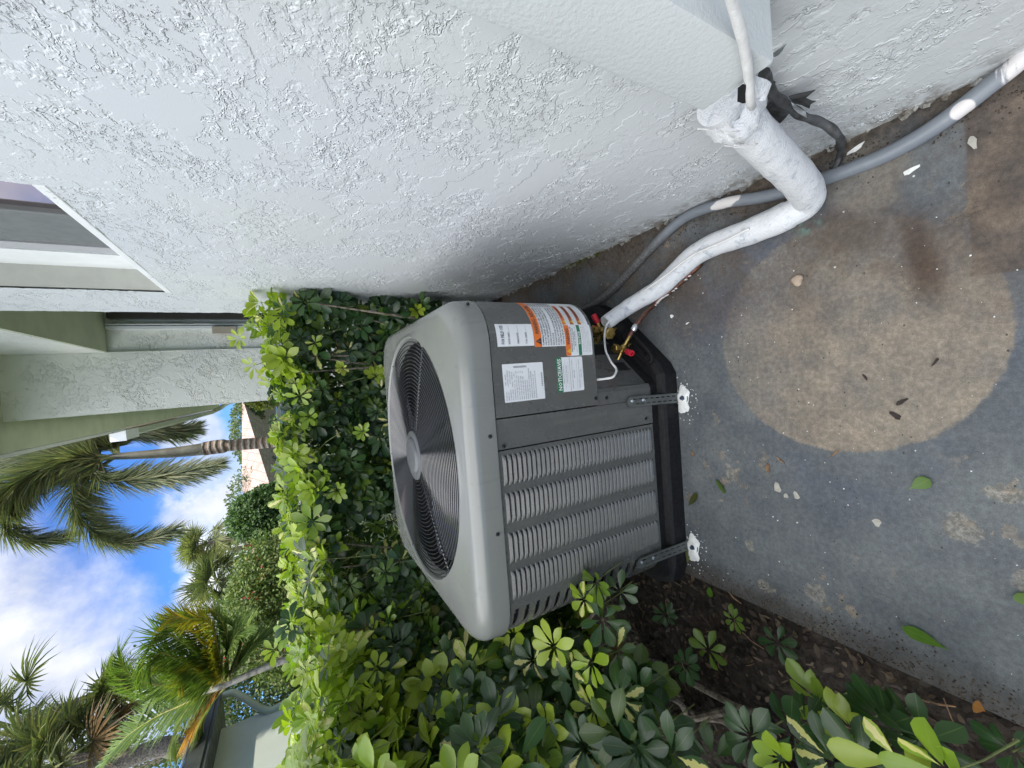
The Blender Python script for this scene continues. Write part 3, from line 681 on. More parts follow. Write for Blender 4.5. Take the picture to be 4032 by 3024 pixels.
# ---- louvred coil guard
def louvers(m, mapf, s0, s1, z0, z1, n, Dp=.0065):
    """mapf(s, z, out) -> xyz ; hooded louvres between s0..s1 stacked z0..z1"""
    pitch = (z1-z0)/n; 
    for k in range(n):
        zt = z1-k*pitch-.0006; zb = zt-pitch*.61; nu, nv = 10, 7
        def f(u, v, zt=zt, zb=zb):
            e = min(u, 1-u)/.13; e = math.sin(min(1, e)*math.pi/2)**.8 if e > 0 else 0
            pr = [0, .30, .52, .70, .86, 1.0, .90, .0][int(round(v*7))]
            zz = [0, .15, .36, .56, .75, .91, .985, 1.0][int(round(v*7))]
            s = s0+(s1-s0)*u; z = zt+(zb-zt)*zz*(1.0 if e > .5 else (.55+.9*e))
            return mapf(s, z, .0003+Dp*pr*e)
        m.grid(f, nu, nv)
        q = [mapf(s0+.003, zb-.0001, .0007), mapf(s1-.003, zb-.0001, .0007), mapf(s1-.003, zt-pitch+.0003, .0007), mapf(s0+.003, zt-pitch+.0003, .0007)]; m.add(q, [(0, 1, 2, 3)], 1)
    return m
def frontmap(s, z, o): return (s, UY0-o, z)
cols = [(-.121-.076, -.121), (-.218-.076, -.218), (-.3155-.076, -.3155), (-.4125-.076, -.4125)]
cols = [(-.277, -.198), (-.374, -.295), (-.476, -.397), (-.570, -.495)]
S0 = -.186
m = MB(); m.span((SB+.002, UY0, UZ0), (S0-.002, UY0+.0015, UZC-.002))
for a_, b_ in cols: louvers(m, frontmap, a_, b_, UZ0+.012, UZC-.012, 37)
obj('louvre_panel', m, [M_UNIT, M_INNER], AC, smooth=True, auto=50)
def backmap(s, z, o): return (s, UY1+o, z)
def leftmap(s, z, o): return (UX0-o, s, z)
def rightmap(s, z, o): return (UX1+o, s, z)
for mp, a0, a1, box in ((backmap, UX0+UR, UX1-UR, None), (leftmap, UY0+UR, UY1-UR, None), (rightmap, UY0+.42, UY1-UR, None)):
    m = MB(); w = (a1-a0)/5
    for k in range(5): louvers(m, mp, a0+w*k+.01, a0+w*k+w-.01, UZ0+.012, UZC-.012, 22)
    p0, p1 = mp(a0, UZ0, 0), mp(a1, UZC-.002, 0); q0, q1 = mp(a0, UZ0, -.0015), mp(a1, UZC-.002, -.0015)
    lo = np.minimum(np.minimum(p0, p1), np.minimum(q0, q1)); hi = np.maximum(np.maximum(p0, p1), np.maximum(q0, q1)); m.span(lo, hi)
    obj('louvre_panel', m, [M_UNIT, M_INNER], AC, smooth=True, auto=50)
# corner posts: front left is slotted
def cornerpost(x0, y0, sx, sy, slots=True, flat=.0):
    """corner at (x0,y0) body side, arc radius UR; sx,sy point inwards"""
    m = MB(); cx, cy = x0+sx*UR, y0+sy*UR; nsl = 17; pitch = (UZC-UZ0-.004)/nsl; na = 20; nz = nsl*9
    def f(u, v):
        a_ = math.pi/2*u; return (cx-sx*UR*math.sin(a_), cy-sy*UR*math.cos(a_), UZ0+v*(UZC-UZ0-.004))
    def sk(i, j): return slots and 2 <= i <= 16 and (2 <= j % 9 <= 4 or (j % 9 in (5, 1) and 3 <= i <= 15))
    m.grid(f, na, nz, sk)
    if slots:
        for k in range(nsl):
            z = UZ0+(k*9+1)*(UZC-UZ0-.004)/nz
            P = []
            for i in range(3, 17):
                a_ = math.pi/2*i/na; P.append((cx-sx*(UR+.0)*math.sin(a_), cy-sy*UR*math.cos(a_)))
            m.add([(p[0], p[1], z) for p in P]+[(cx+(p[0]-cx)*.93, cy+(p[1]-cy)*.93, z) for p in P], [(i, i+1, 14+i+1, 14+i) for i in range(13)])
            z2 = z+5*(UZC-UZ0-.004)/nz
            m.add([(p[0], p[1], z2) for p in P]+[(cx+(p[0]-cx)*.93, cy+(p[1]-cy)*.93, z2) for p in P], [(i, i+1, 14+i+1, 14+i) for i in range(13)])
    p = obj('corner_post', m, M_UNIT, AC, smooth=True, auto=30, fixn=False)
    if slots:
        m = MB(); m.grid(lambda u, v: (cx-sx*(UR-.014)*math.sin(math.pi/2*u), cy-sy*(UR-.014)*math.cos(math.pi/2*u), UZ0+v*(UZC-UZ0-.006)), 8, 1); obj('coil', m, M_INNER, AC, smooth=True)
cornerpost(UX0, UY0, 1, 1); cornerpost(UX0, UY1, 1, -1); cornerpost(UX1, UY1, -1, -1)
m = MB(); m.span((UX0+UR, UY0+.003, UZ0), (SB-.002, UY0+.0045, UZC-.003)); obj('side_stile', m, M_UNIT, AC); m = MB(); m.span((S0+.0018, UY0-.0015, UZ0), (SA-.004, UY0+.001, UZC-.003)); obj('side_stile', m, M_UNIT, AC)
m = MB(); m.span((UX0+UR, UY0+.012, UZ0), (SA+.02, UY0+.014, UZC)); obj('coil', m, M_INNER, AC)
# base rim
m = MB()
P = rrect(UX0+.004, UX1-.004, UY0+.004, UY1-.004, UR-.004); 
# control panel: front plane from SA then round the right corner
ZP = .322; SFL = (UX1-UR)-SA; ARC = UR*math.pi/2; SEND = SFL+ARC+.14
def cmap(s, z, o=0.0):
    if s <= SFL: return (SA+s, UY0-.004-o, z)
    if s <= SFL+ARC:
        a_ = (s-SFL)/UR; r = UR+.004+o; return (UX1-UR+r*math.sin(a_), UY0+UR-r*math.cos(a_), z)
    return (UX1+.004+o, UY0+UR+(s-SFL-ARC), z)
ss = [0]+[SFL*k/4 for k in range(1, 4)]+[SFL+ARC*k/22 for k in range(23)]+[SEND]
prof = [(-.02, ZP+.0), (-.003, ZP), (0, ZP+.0025), (0, UZC-.003)]
m = MB(); vs = []
for s in ss:
    for o, z in prof: vs.append(cmap(s, z, o))
m.add(vs, [(i*4+j, (i+1)*4+j, (i+1)*4+j+1, i*4+j+1) for i in range(len(ss)-1) for j in range(3)])
vs = [cmap(0, ZP+.001, 0), cmap(0, UZC-.003, 0), cmap(0, UZC-.003, -.006), cmap(0, ZP+.001, -.006)]; m.add(vs, [(0, 1, 2, 3)])
panel = obj('control_panel', m, M_UNIT, AC, smooth=True, auto=40)
# ceiling of the recess under the panel, chamfered corner with its front flange
m = MB()
m.prism([(SA-.002, UY0+.001), (UX1-UR, UY0+.001)]+[(UX1-UR+UR*math.sin(a_), UY0+UR-UR*math.cos(a_)) for a_ in np.linspace(.1, math.pi/2, 8)]+[(UX1, UY0+.40), (UX1-.15, UY0+.40), (-.08, UY0+.05)], ZP+.002, ZP+.005)
fx = -.058
m.add([(SA-.003, UY0, UZ0), (fx-.012, UY0, UZ0), (fx, UY0+.006, UZ0), (fx+.002, UY0+.018, UZ0), (SA-.003, UY0, ZP+.004), (fx-.012, UY0, ZP+.004), (fx, UY0+.006, ZP+.004), (fx+.002, UY0+.018, ZP+.004)],
      [(0, 1, 5, 4), (1, 2, 6, 5), (2, 3, 7, 6)])
c0 = np.array([fx+.002, UY0+.018]); c1 = c0+np.array([.150, .158]); c2 = np.array([UX1-.035, UY0+.40])
m.add([(c0[0], c0[1], UZ0), (c1[0], c1[1], UZ0), (c1[0], c1[1], ZP+.004), (c0[0], c0[1], ZP+.004), (c2[0], c2[1], UZ0), (c2[0], c2[1], ZP+.004)], [(0, 1, 2, 3), (1, 4, 5, 2)])
valvep = obj('valve_plate', m, M_UNIT, AC)
m = MB(); e = unit(c1-c0); nn = np.array([e[1], -e[0]])
def plate(s, o, z): p = c0+e*s+nn*o; return np.array([p[0], p[1], z])
m.span((0, 0, 0), (.001, .001, .001)); m.v = []; m.f = []; m.m = []
for (sa, sb, za, zb) in ((.065, .105, .115, .165), (.150, .205, .10, .29)):
    m.add([plate(sa, .0012, za), plate(sb, .0012, za), plate(sb, .0012, zb), plate(sa, .0012, zb)], [(0, 1, 2, 3)])
obj('pipe_opening', m, M_INNER, AC)
# screws
def screw(p, d, r=.0042, mt=M_SCREW, par=AC):
    m = MB(); m.lathe(p, d, [(-.001, r*1.25), (.0006, r*1.25), (.001, r), (.0032, r*.9), (.004, r*.6)], 6 if mt is M_SCREW else 8); obj('screw', m, mt, par)
for px, py in ((1930, 1719), (1984, 1758), (1960, 2104)):
    P = gy(px, py, UY0-.006); screw(P, (0, -1, 0))
P = gy(2260, 1588, UY0-.004); screw((-.185+.018, UY0-.002, UZ0+.03), (0, -1, 0)); screw(gy(2346, 1568, UY0-.0045), (0, -1, 0)); screw(gy(2389, 1566, UY0-.001), (0, -1, 0))
screw(cmap(SFL+ARC*.62, UZC+.026, .003), (math.sin(.97), -math.cos(.97), 0))
# ------------------------------------------------------------------ labels on the control panel
def s_of(px, py):
    """arc position and height on the panel seen at a photo pixel"""
    best = None; o = np.array([0, 0, H]); d = ray(px, py)
    for s in np.linspace(0, SFL+ARC, 400):
        p = np.array(cmap(s, 0)); t = (p[0]*d[0]+p[1]*d[1])/(d[0]**2+d[1]**2); q = o+d*t; er = math.hypot(q[0]-p[0], q[1]-p[1])
        if best is None or er < best[0]-1e-6: best = (er, s, q[2])
    return best[1], best[2]
class Lab:
    """flat artwork in a local (x right, y up) frame wrapped on the panel"""
    def __init__(s, name, s0, z1, w, h, rad=.003, label=None, tilt=0.0):
        s.s0, s.z1, s.w, s.h, s.t = s0, z1, w, h, tilt; s.o = None
        s.o = s.rect(name, 0, 0, w, h, M_STICK, .0003, panel, rad)
        if label: s.o['label'] = label
    def mp(s, x, y, o):
        return cmap(s.s0+x, s.z1-y+s.t*x, o)
    def rect(s, name, x, y, w, h, mt, o=.0005, parent=None, rad=0.0):
        m = MB(); n = max(2, int(w/.006))
        def f(u, v):
            xx = u*w; e = min(xx, w-xx); ins = 0.0
            if rad and e < rad: ins = rad-math.sqrt(max(0, rad*rad-(rad-e)**2))
            return s.mp(x+xx, y+ins+(h-2*ins)*v, o)
        m.grid(f, n, 1) if not rad else m.add(*s._rr(x, y, w, h, rad, o))
        return obj(name, m, mt, parent or s.o, fixn=False)
    def _rr(s, x, y, w, h, rad, o):
        xs = sorted(set([rad*k/3 for k in range(4)]+[w-rad*k/3 for k in range(4)]+list(np.linspace(rad, w-rad, max(2, int(w/.006)))))); vs = []
        for xx in xs:
            e = min(xx, w-xx); ins = rad-math.sqrt(max(0, rad*rad-(rad-e)**2)) if e < rad else 0
            vs += [s.mp(x+xx, y+ins, o), s.mp(x+xx, y+h-ins, o)]
        return vs, [(2*i, 2*i+1, 2*i+3, 2*i+2) for i in range(len(xs)-1)]
    def tri(s, x, y, sz, mt, o, name='warning_triangle'):
        m = MB(); m.add([s.mp(x, y+sz, o), s.mp(x+sz, y+sz, o), s.mp(x+sz/2, y+.08*sz, o)], [(0, 1, 2)]); obj(name, m, mt, s.o, fixn=False)
        m = MB(); m.add([s.mp(x+sz*.46, y+sz*.82, o+.0001), s.mp(x+sz*.54, y+sz*.82, o+.0001), s.mp(x+sz*.54, y+sz*.4, o+.0001), s.mp(x+sz*.46, y+sz*.4, o+.0001)], [(0, 1, 2, 3)])
        return m
    def text(s, lines, mt, o=.0008, name='lettering'):
        """lines: (string, x, y of baseline, cap height, align, max width)"""
        V = []; Fc = []
        for st, x, y, ch, al, mw in lines:
            cu = bpy.data.curves.new('t', 'FONT'); cu.body = st; cu.size = ch/.70; cu.resolution_u = 1; cu.align_x = al
            if ch > .003: cu.offset = ch*.03
            ob = bpy.data.objects.new('t', cu); me = bpy.data.meshes.new_from_object(ob); 
            xs = [v.co.x for v in me.vertices]
            if not xs: continue
            wdt = max(xs)-min(xs); k = min(1, mw/wdt) if mw else 1; b0 = len(V)
            for v in me.vertices: V.append(s.mp(x+v.co.x*k, y-v.co.y, o))
            Fc += [tuple(b0+i for i in p.vertices) for p in me.polygons]
            bpy.data.objects.remove(ob); bpy.data.curves.remove(cu); bpy.data.meshes.remove(me)
        m = MB(); m.add(V, Fc); return obj(name, m, mt, s.o, fixn=False)
def LP(px, py): return s_of(px, py)
# "for field use"
a, b, c = LP(1948, 1275), LP(2102, 1355), LP(1962, 1363)
x0, x1 = LP(1962, 1366)[0], LP(1949, 1276)[0]; z1 = LP(1955, 1320)[1]; z0 = LP(2100, 1320)[1]
L1 = Lab('field_use_label', x0, z1, x1-x0, z1-z0, .0005, 'white label reading FOR FIELD USE with three blank lines'); w, h = L1.w, L1.h
L1.text([('FOR FIELD USE', w*.10, h*.19, h*.085, 'LEFT', w*.82), ('FACTORY CHARGE', w*.10, h*.34, h*.05, 'LEFT', w*.5), ('CHARGE ADDED', w*.10, h*.58, h*.05, 'LEFT', w*.5), ('TOTAL CHARGE', w*.10, h*.81, h*.05, 'LEFT', w*.5)], M_INK)
for k, yy in enumerate((.34, .58, .81)): L1.rect('rule', w*.62, h*yy-.0005, w*.3, .0005, M_INK, .0006)
# rating plate
x0, x1 = LP(1990, 1587)[0], LP(1976, 1435)[0]; z1 = LP(1982, 1500)[1]; z0 = LP(2142, 1500)[1]
L2 = Lab('rating_plate', x0, z1, x1-x0, z1-z0, .002, 'white rating plate with fine print', tilt=.01); w, h = L2.w, L2.h
rows = ['MODEL NO.            MFD.  04/2025', 'SERIAL NO.           FACTORY CHARGE', 'COMPRESSOR           OUTDOOR USE', 'VOLTS  208/230     PHASE 1   HERTZ 60', 'COMPRESSOR  R.L.A.  15.3     L.R.A.', 'OUTDOOR FAN MOTOR  F.L.A.   H.P.', 'MIN. SUPPLY CIRCUIT AMPACITY      21', 'MAX. FUSE OR CKT. BRK. SIZE       30', 'MIN. FUSE OR CKT. BRK. SIZE       25', 'DESIGN PRESSURE HIGH', 'DESIGN PRESSURE LOW', 'TYPICAL SHORT CIRCUIT CURRENT RATING', 'REFRIGERANT CHARGE TO BE DETERMINED', 'SUITABLE FOR OUTDOOR USE', 'SEE INSTALLATION INSTRUCTIONS']
L2.text([(r, w*.04, h*(.065+k*.052), h*.026, 'LEFT', w*(.82 if k % 3 else .74)) for k, r in enumerate(rows)], M_INKG)
for k in range(34): 
    if k % 3 != 1: L2.rect('barcode', w*.885, h*(.26+k*.0095), w*.055, h*.006, M_INK, .0006)
for k in range(26):
    if k % 4 != 2: L2.rect('barcode', w*(.36+k*.014), h*.935, w*.009, h*.035, M_INK, .0006)
# notice / avis
x0, x1 = LP(2205, 1545)[0], LP(2187, 1408)[0]; z1 = LP(2192, 1470)[1]; z0 = LP(2296, 1470)[1]
L3 = Lab('notice_label', x0, z1, x1-x0, z1-z0, .004, 'white label with a green NOTICE/AVIS heading'); w, h = L3.w, L3.h
L3.rect('green_band', 0, 0, w, h*.205, M_GREEN, .0006, L3.o, .003)
L3.text([('NOTICE/AVIS', w*.05, h*.165, h*.125, 'LEFT', w*.90)], M_TXTW, .0010)
L3.text([('SINGLE POLE CONTACTORS', w*.5, h*.27, h*.034, 'CENTER', w*.5), ('Voltage potential exists at terminals with contactor open', w*.5, h*.325, h*.026, 'CENTER', w*.82), ('CONTACTEURS UNIPOLAIRES', w*.5, h*.385, h*.034, 'CENTER', w*.52), ('Il y a presence de tension aux bornes quand ouvert', w*.5, h*.44, h*.026, 'CENTER', w*.82),
         ('MIAMI-DADE COUNTY PRODUCT CONTROL', w*.5, h*.60, h*.036, 'CENTER', w*.84), ('APPROVED', w*.5, h*.67, h*.036, 'CENTER', w*.3), ('MIAMI-DADE COUNTY PRODUCT CONTROL', w*.5, h*.86, h*.036, 'CENTER', w*.84), ('APPROUVE', w*.5, h*.93, h*.036, 'CENTER', w*.3)], M_INKG, .0008)
L3.rect('rule', w*.05, h*.755, w*.88, .0004, M_INK, .0006); L3.rect('gap', 0, h*.495, w, .0009, M_UNIT, .0006)
# big warning sheet
s0, zt = LP(2107, 1366); s1 = SFL+ARC*.80; z1 = LP(2103, 1330)[1]; zb = LP(2226, 1330)[1]; zend = LP(2330, 1360)[1]
L4 = Lab('fire_warning_label', s0, z1, s1-s0, z1-zb, .002, 'large label with an orange WARNING - RISK OF FIRE heading'); w, h = L4.w, L4.h
L4.rect('orange_band', 0, 0, w, h*.225, M_ORANGE, .0006, L4.o, .002)
ex = L4.tri(w*.03, h*.02, h*.19, M_INK, .0010); obj('exclamation_mark', ex, M_ORANGE, L4.o, fixn=False)
L4.text([('WARNING - RISK OF FIRE', w*.20, h*.165, h*.115, 'LEFT', w*.60)], M_INK, .0010)
body = ['FLAMMABLE REFRIGERANT USED. TO BE REPAIRED', 'ONLY BY TRAINED SERVICE PERSONNEL. DO NOT', 'PUNCTURE REFRIGERANT TUBING. DISPOSE OF', 'PROPERLY IN ACCORDANCE WITH FEDERAL OR LOCAL', 'REGULATIONS.', 'AUXILIARY DEVICES WHICH MAY BE IGNITION SOURC-', 'ES SHALL NOT BE INSTALLED IN THE DUCTWORK,', 'OTHER THAN AUXILIARY DEVICES LISTED FOR USE', 'WITH THE SPECIFIC APPLIANCE. SEE INSTRUCTIONS.']
L4.text([(t, w*.02, h*(.30+k*.083), h*.052, 'LEFT', w*(.72 if k != 4 else .2)) for k, t in enumerate(body)], M_INK)
L4.rect('rule', w*.765, h*.23, .0006, h*.76, M_INKG, .0006)
L4.text([(('AVERTISSEMENT RISQUE', 'REPARER SEULEMENT PAR', 'UN PERSONNEL QUALIFIE', 'NE PAS PERFORER LES', 'TUBES. ELIMINER SELON', 'LES REGLEMENTS.')[k % 6], w*.78, h*(.30+k*.083), h*.05, 'LEFT', w*.2) for k in range(9)], M_INK)
x0, z1 = LP(2228, 1403); z0 = LP(2334, 1395)[1]; xm = LP(2265, 1278)[0]
L5 = Lab('voltage_warning_label', x0, zb+.0005, xm-x0, (zb-z0), .004, 'white label with orange WARNING and green NOTICE bands'); w, h = L5.w, L5.h
L5.rect('orange_band', w*.01, 0, w*.97, h*.18, M_ORANGE, .0006); ex = L5.tri(w*.08, h*.02, h*.14, M_YEL, .0010); obj('exclamation_mark', ex, M_INK, L5.o, fixn=False)
L5.text([('WARNING', w*.36, h*.145, h*.11, 'LEFT', w*.5), ('HAZARDOUS VOLTAGE', w*.12, h*.25, h*.055, 'LEFT', w*.8), ('CAN CAUSE SEVERE PERSONAL', w*.18, h*.315, h*.036, 'LEFT', w*.7), ('INJURY OR DEATH.', w*.3, h*.37, h*.036, 'LEFT', w*.5)], M_INK, .0009)
L5.rect('green_band', w*.01, h*.47, w*.97, h*.12, M_GREEN, .0006); L5.text([('NOTICE', w*.36, h*.565, h*.08, 'LEFT', w*.4)], M_TXTW, .0009)
L5.text([('TURN OFF POWER BEFORE SERVICING. DISCONNECT', w*.1, h*.415, h*.026, 'LEFT', w*.85)]+[(('MANUFACTURER RECOMMENDS USE OF MATCHED', 'INDOOR AND OUTDOOR COILS. FOLLOW THE', 'INSTALLATION INSTRUCTIONS TO ENSURE THE', 'SYSTEM PERFORMS AS INTENDED.', 'SEE ACCOMPANYING DOCUMENTS', 'BEFORE START UP.')[k], w*.1, h*(.665+k*.055), h*.028, 'LEFT', w*.82) for k in range(6)], M_INKG)
L6 = Lab('multilingual_warning_label', xm, zb+.0005, s1-xm, (zb-z0)*.96, .002, 'column of small orange warnings in three languages wrapped round the corner'); w, h = L6.w, L6.h
for k, (t, mt) in enumerate((('WARNING', M_ORANGE), ('ADVERTENCIA', M_DORANGE), ('AVERTISSEMENT', M_DORANGE))):
    y = h*(.0+.30*k); L6.rect('orange_band', 0, y, w*.72, h*.14, mt, .0006); ex = L6.tri(w*.03, y+h*.01, h*.12, M_YEL, .0010); obj('exclamation_mark', ex, M_INK, L6.o, fixn=False)
    L6.text([(t, w*.20, y+h*.115, h*.085, 'LEFT', w*.46)], M_INK, .0010)
    L6.text([(q, w*.03, y+h*(.185+j*.042), h*.024, 'LEFT', w*.66) for j, q in enumerate(('RISK OF ELECTRIC SHOCK CAN', 'CAUSE INJURY OR DEATH. READ', 'INSTRUCTIONS BEFORE USE.'))], M_INKG)
L6.rect('rule', w*.73, 0, .0006, h*.95, M_INKG, .0006)
# ------------------------------------------------------------------ service valves (parts of the unit)
def hexnut(m, c, ax, r, l): m.lathe(c, ax, [(-l/2, r*.82), (-l/2+.002, r), (l/2-.002, r), (l/2, r*.82)], 6)
n3 = np.array([nn[0], nn[1], 0]); e3 = np.array([e[0], e[1], 0]); up = np.array([0, 0, 1.0])
def seg(m, a, b, r, n=12): m.tube([a, b], r, n)
va = gc(2433, 1416, .945); vc = gc(2451, 1373, .895); vj = gc(2481, 1321, .835)
m = MB(); seg(m, va, vc, .0065); seg(m, vc, vj, .0058); ax = unit(vj-vc); m.lathe(vc, ax, [(-.014, .007), (-.008, .011), (.008, .011), (.014, .007)], 10)
topc = gc(2426, 1372, .893); axt = unit(topc-vc); seg(m, vc, topc, .009); small = obj('service_valve', m, M_BRASS, AC, smooth=True, auto=35)
m = MB(); hexnut(m, topc, axt, .0145, .022); obj('valve_nut', m, M_BRASS, small)
rp = gc(2479, 1388, .868); rdir = unit(rp-vc+np.array([0, -.01, 0])); m = MB(); seg(m, vc, rp-rdir*.006, .006); obj('valve_stem', m, M_BRASS, small, smooth=True, auto=35)
m = MB(); m.lathe(rp, rdir, [(-.014, .0098), (.012, .0100), (.0135, .009), (.0135, .006), (.004, .006)], 14); obj('red_cap', m, M_RED, small, smooth=True, auto=35)
# big valve
vb = gc(2368, 1305, .905); hb = gc(2398, 1313, .875); tb = gc(2342, 1302, .905)
m = MB(); ax = unit(hb-vb); m.lathe(vb, ax, [(-.03, .010), (-.014, .016), (.012, .017), (.02, .012)], 14); seg(m, vb-n3*.0, vb-n3*.07, .013); seg(m, vb, tb, .013)
big = obj('service_valve', m, M_BRASS, AC, smooth=True, auto=35)
m = MB(); hexnut(m, hb, unit(hb-vb), .021, .020); obj('valve_nut', m, M_BRASS, big)
m = MB(); hexnut(m, tb, unit(tb-vb), .018, .024); obj('valve_nut', m, M_BRASS, big)
r0, r1 = gc(2354, 1270, .885), gc(2337, 1240, .865); m = MB(); seg(m, vb, r0, .0065); obj('valve_stem', m, M_BRASS, big, smooth=True)
m = MB(); m.lathe((r0+r1)/2, unit(r1-r0), [(-.017, .0098), (.015, .0100), (.017, .009), (.017, .0)], 14); obj('red_cap', m, M_RED, big, smooth=True, auto=35)
for px, py, c in ((2478, 1355, .90), (2423, 1294, .88)):
    p = gc(px, py, c); m = MB(); m.lathe(p, n3, [(-.01, .004), (.0, .004), (.001, .0065), (.004, .0065)], 8); obj('screw', m, M_BRASS, AC)
# ------------------------------------------------------------------ hold-down straps
def strap(name, a, b, label):
    """a: top on the unit face, b: foot on the slab"""
    a = np.array(a, float); b = np.array(b, float); T = thing(name, b, label, 'strap', 'hold-down straps')
    d = unit(b-a); w = np.array([1.0, 0, 0]); w = unit(w-d*(w@d)); nrm = np.cross(w, d); nrm = nrm if nrm[1] < 0 else -nrm; L = np.linalg.norm(b-a); m = MB(); hw = .0155
    nseg = 28; nc = 9
    def f(u, v):
        s = u*L; e_ = 1.0
        if s < .014: e_ = math.sqrt(max(0, 1-((.014-s)/.014)**2))*.96+.04
        return a+d*s+w*hw*(v*2-1)*e_+nrm*.002
    def sk(i, j): return 3 <= i < 27 and ((j == 2 and i % 3 != 0) or (j == 6 and (i+1) % 3 != 0 and (i+2) % 3 != 3))
    m.grid(f, nseg, nc, sk); 
    m.grid(lambda u, v: np.array(f(u, v))-nrm*.0016, nseg, nc, sk)
    for sg in (0, 1): m.grid(lambda u, v, sg=sg: a+d*(.012+u*(L-.012))+w*hw*(sg*2-1)+nrm*(.002-.004*v), 2, 1)
    st_ = obj('perforated_strap', m, M_STRAP, T, fixn=False)
    # foot: a flat round tab
    m = MB(); m.lathe(b+np.array([0, -.018, .002]), (0, 0, 1), [(0, .019), (.002, .019)], 20); m.box(b+np.array([0, -.006, .003]), (.036, .026, .002)); obj('foot_plate', m, M_STRAP, T)
    m = MB(); m.lathe(b+np.array([0, -.020, .004]), (0, 0, 1), [(0, .0085), (.004, .0085), (.005, .006), (.011, .0055), (.012, .003)], 6); obj('anchor_bolt', m, M_BLUE, T)
    # sealant smeared round the foot
    m = MB(); K = 40; rng = random.Random(len(label)); R0 = [.033+.006*math.sin(k*.31+2)+.004*math.sin(k*.79+1)+rng.uniform(-.0015, .002) for k in range(K)]
    c = b+np.array([0, -.016, 0]); vs = [(*c[:2], .0075)]
    for q, z in ((.45, .0105), (.75, .0075), (1.0, .0012)):
        for k in range(K): an = 2*math.pi*k/K; vs.append((c[0]+R0[k]*q*math.cos(an)*1.05-(.010 if math.cos(an) < 0 else 0)*q, c[1]+R0[k]*q*math.sin(an)*.8, z+rng.uniform(-.0008, .001)))
    fs = [(0, 1+k, 1+(k+1) % K) for k in range(K)]+[(1+r*K+k, 1+(r+1)*K+k, 1+(r+1)*K+(k+1) % K, 1+r*K+(k+1) % K) for r in range(2) for k in range(K)]
    m.add(vs, fs); obj('sealant', m, M_SEAL, T, smooth=True)
    m = MB()
    for k in range(60):
        an = rng.uniform(0, 6.28); rr = rng.gauss(.05, .013); r = rng.uniform(.0008, .0025); m.lathe((c[0]+rr*math.cos(an)-.012, c[1]+rr*.85*math.sin(an), .0003), (0, 0, 1), [(0, r), (.0006, r*.8)], 6)
    obj('sealant_speck', m, M_SEAL, T)
    for t in (.09, .30):
        m = MB(); p = a+d*(L*t)+w*(hw*.15)+nrm*.002; m.lathe(p, nrm, [(0, .0058), (.001, .0058), (.0015, .0042), (.005, .0040), (.006, .002)], 8); obj('screw', m, M_ZINC, T, smooth=True, auto=40)
strap('hold_down_strap', (-.107, UY0-.006, .212), (-.113, .858, .002), 'perforated metal strap holding the unit down below its label panel')
sp = strap('hold_down_strap', (-.606, UY0-.006, .220), (-.598, .858, .002), 'perforated metal strap holding the unit down at its slotted corner')
# ------------------------------------------------------------------ pipes and cables
def tubething(name, pts, r, mt, label, cat, n=20, k=8, wob=0.0, parent=None):
    P = smoothpath(pts, k); rr = r if not callable(r) else [r(i/(len(P)-1)) for i in range(len(P))]
    m = MB(); m.tube(P, rr, n); o = obj(name, m, mt, parent, smooth=True, auto=60)
    if wob:
        for v in o.data.vertices:
            q = v.co; s = math.sin(q.x*90+q.y*40)*math.sin(q.z*110+q.y*70); v.co = q+v.normal*wob*s
    if label: tag(o, label, cat)
    return o
p0 = gx(2895, 452, .418); pe = gz(3205, 775, .034); p3 = gz(2955, 911, .034); p4 = gz(2749, 996, .034); p5 = gz(2600, 1130, .040); p6 = gz(2480, 1205, .075)
p7 = gc(2384, 1272, .845)
p0b = p0+unit(p0-pe)*.05; m1 = p0+(pe-p0)*.45; m2 = p0+(pe-p0)*.80; 
path = [p0b, p0, m1, m2, pe+np.array([-.004, .012, .004]), pe*.62+p3*.38+np.array([-.010, .0, 0]), p3, p4, p5, p6, p7]
ins = tubething('insulated_pipe', path, lambda t: (.0345+.006*max(0, 1-t/.12)-.004*max(0, t-.3)/.2) if t < .5 else .0335-.0095*max(0, (t-.55)/.45)**1.2, M_INSUL, 'thick white painted insulated pipe bending from the wall cover across the slab to the unit', 'pipe', n=28, k=10, wob=.0009)
# paint film collar and hanging strips at the top of the insulation
m = MB(); ax = unit(pe-p0); uu = unit(np.cross(ax, [0, 0, 1])); ww = np.cross(ax, uu); K = 30
vs = []
for j, (t, rr) in enumerate(((-.035, .038), (-.012, .046), (.004, .045), (.018, .0395))):
    for k in range(K): an = 2*math.pi*k/K; jj = rnd.uniform(-.004, .004); vs.append(p0+ax*(t+jj*1.4)+(math.cos(an)*uu+math.sin(an)*ww)*(rr+jj))
m.add(vs, [(j*K+k, j*K+(k+1) % K, (j+1)*K+(k+1) % K, (j+1)*K+k) for j in range(3) for k in range(K)]); obj('torn_collar', m, M_INSUL, ins, smooth=True)
m = MB()
for k in range(16):
    a_ = p0+ax*rnd.uniform(-.03, .03)+uu*rnd.uniform(-.03, .03)-np.array([.036, 0, 0])+ww*.0; b_ = a_+np.array([rnd.uniform(-.006, .004), rnd.uniform(-.01, .02), rnd.uniform(.02, .045)])
    m.tube([a_, (a_+b_)/2+np.array([-.003, 0, 0]), b_], .0012, 5)
obj('paint_string', m, M_PAINTW, ins, smooth=True)
m = MB(); c0_ = gx(2835, 430, CX+.003); c1_ = gx(2940, 350, CX+.003); base = []
m.grid(lambda u, v: (CX+.012+.035*v+.006*math.sin(u*9+v*4), CY1+.005-(CY1-CY0-.004)*u, CZ+.006-v*.055-.012*math.sin(u*7)), 14, 8); obj('crumpled_film', m, M_FOIL, ins, smooth=True)
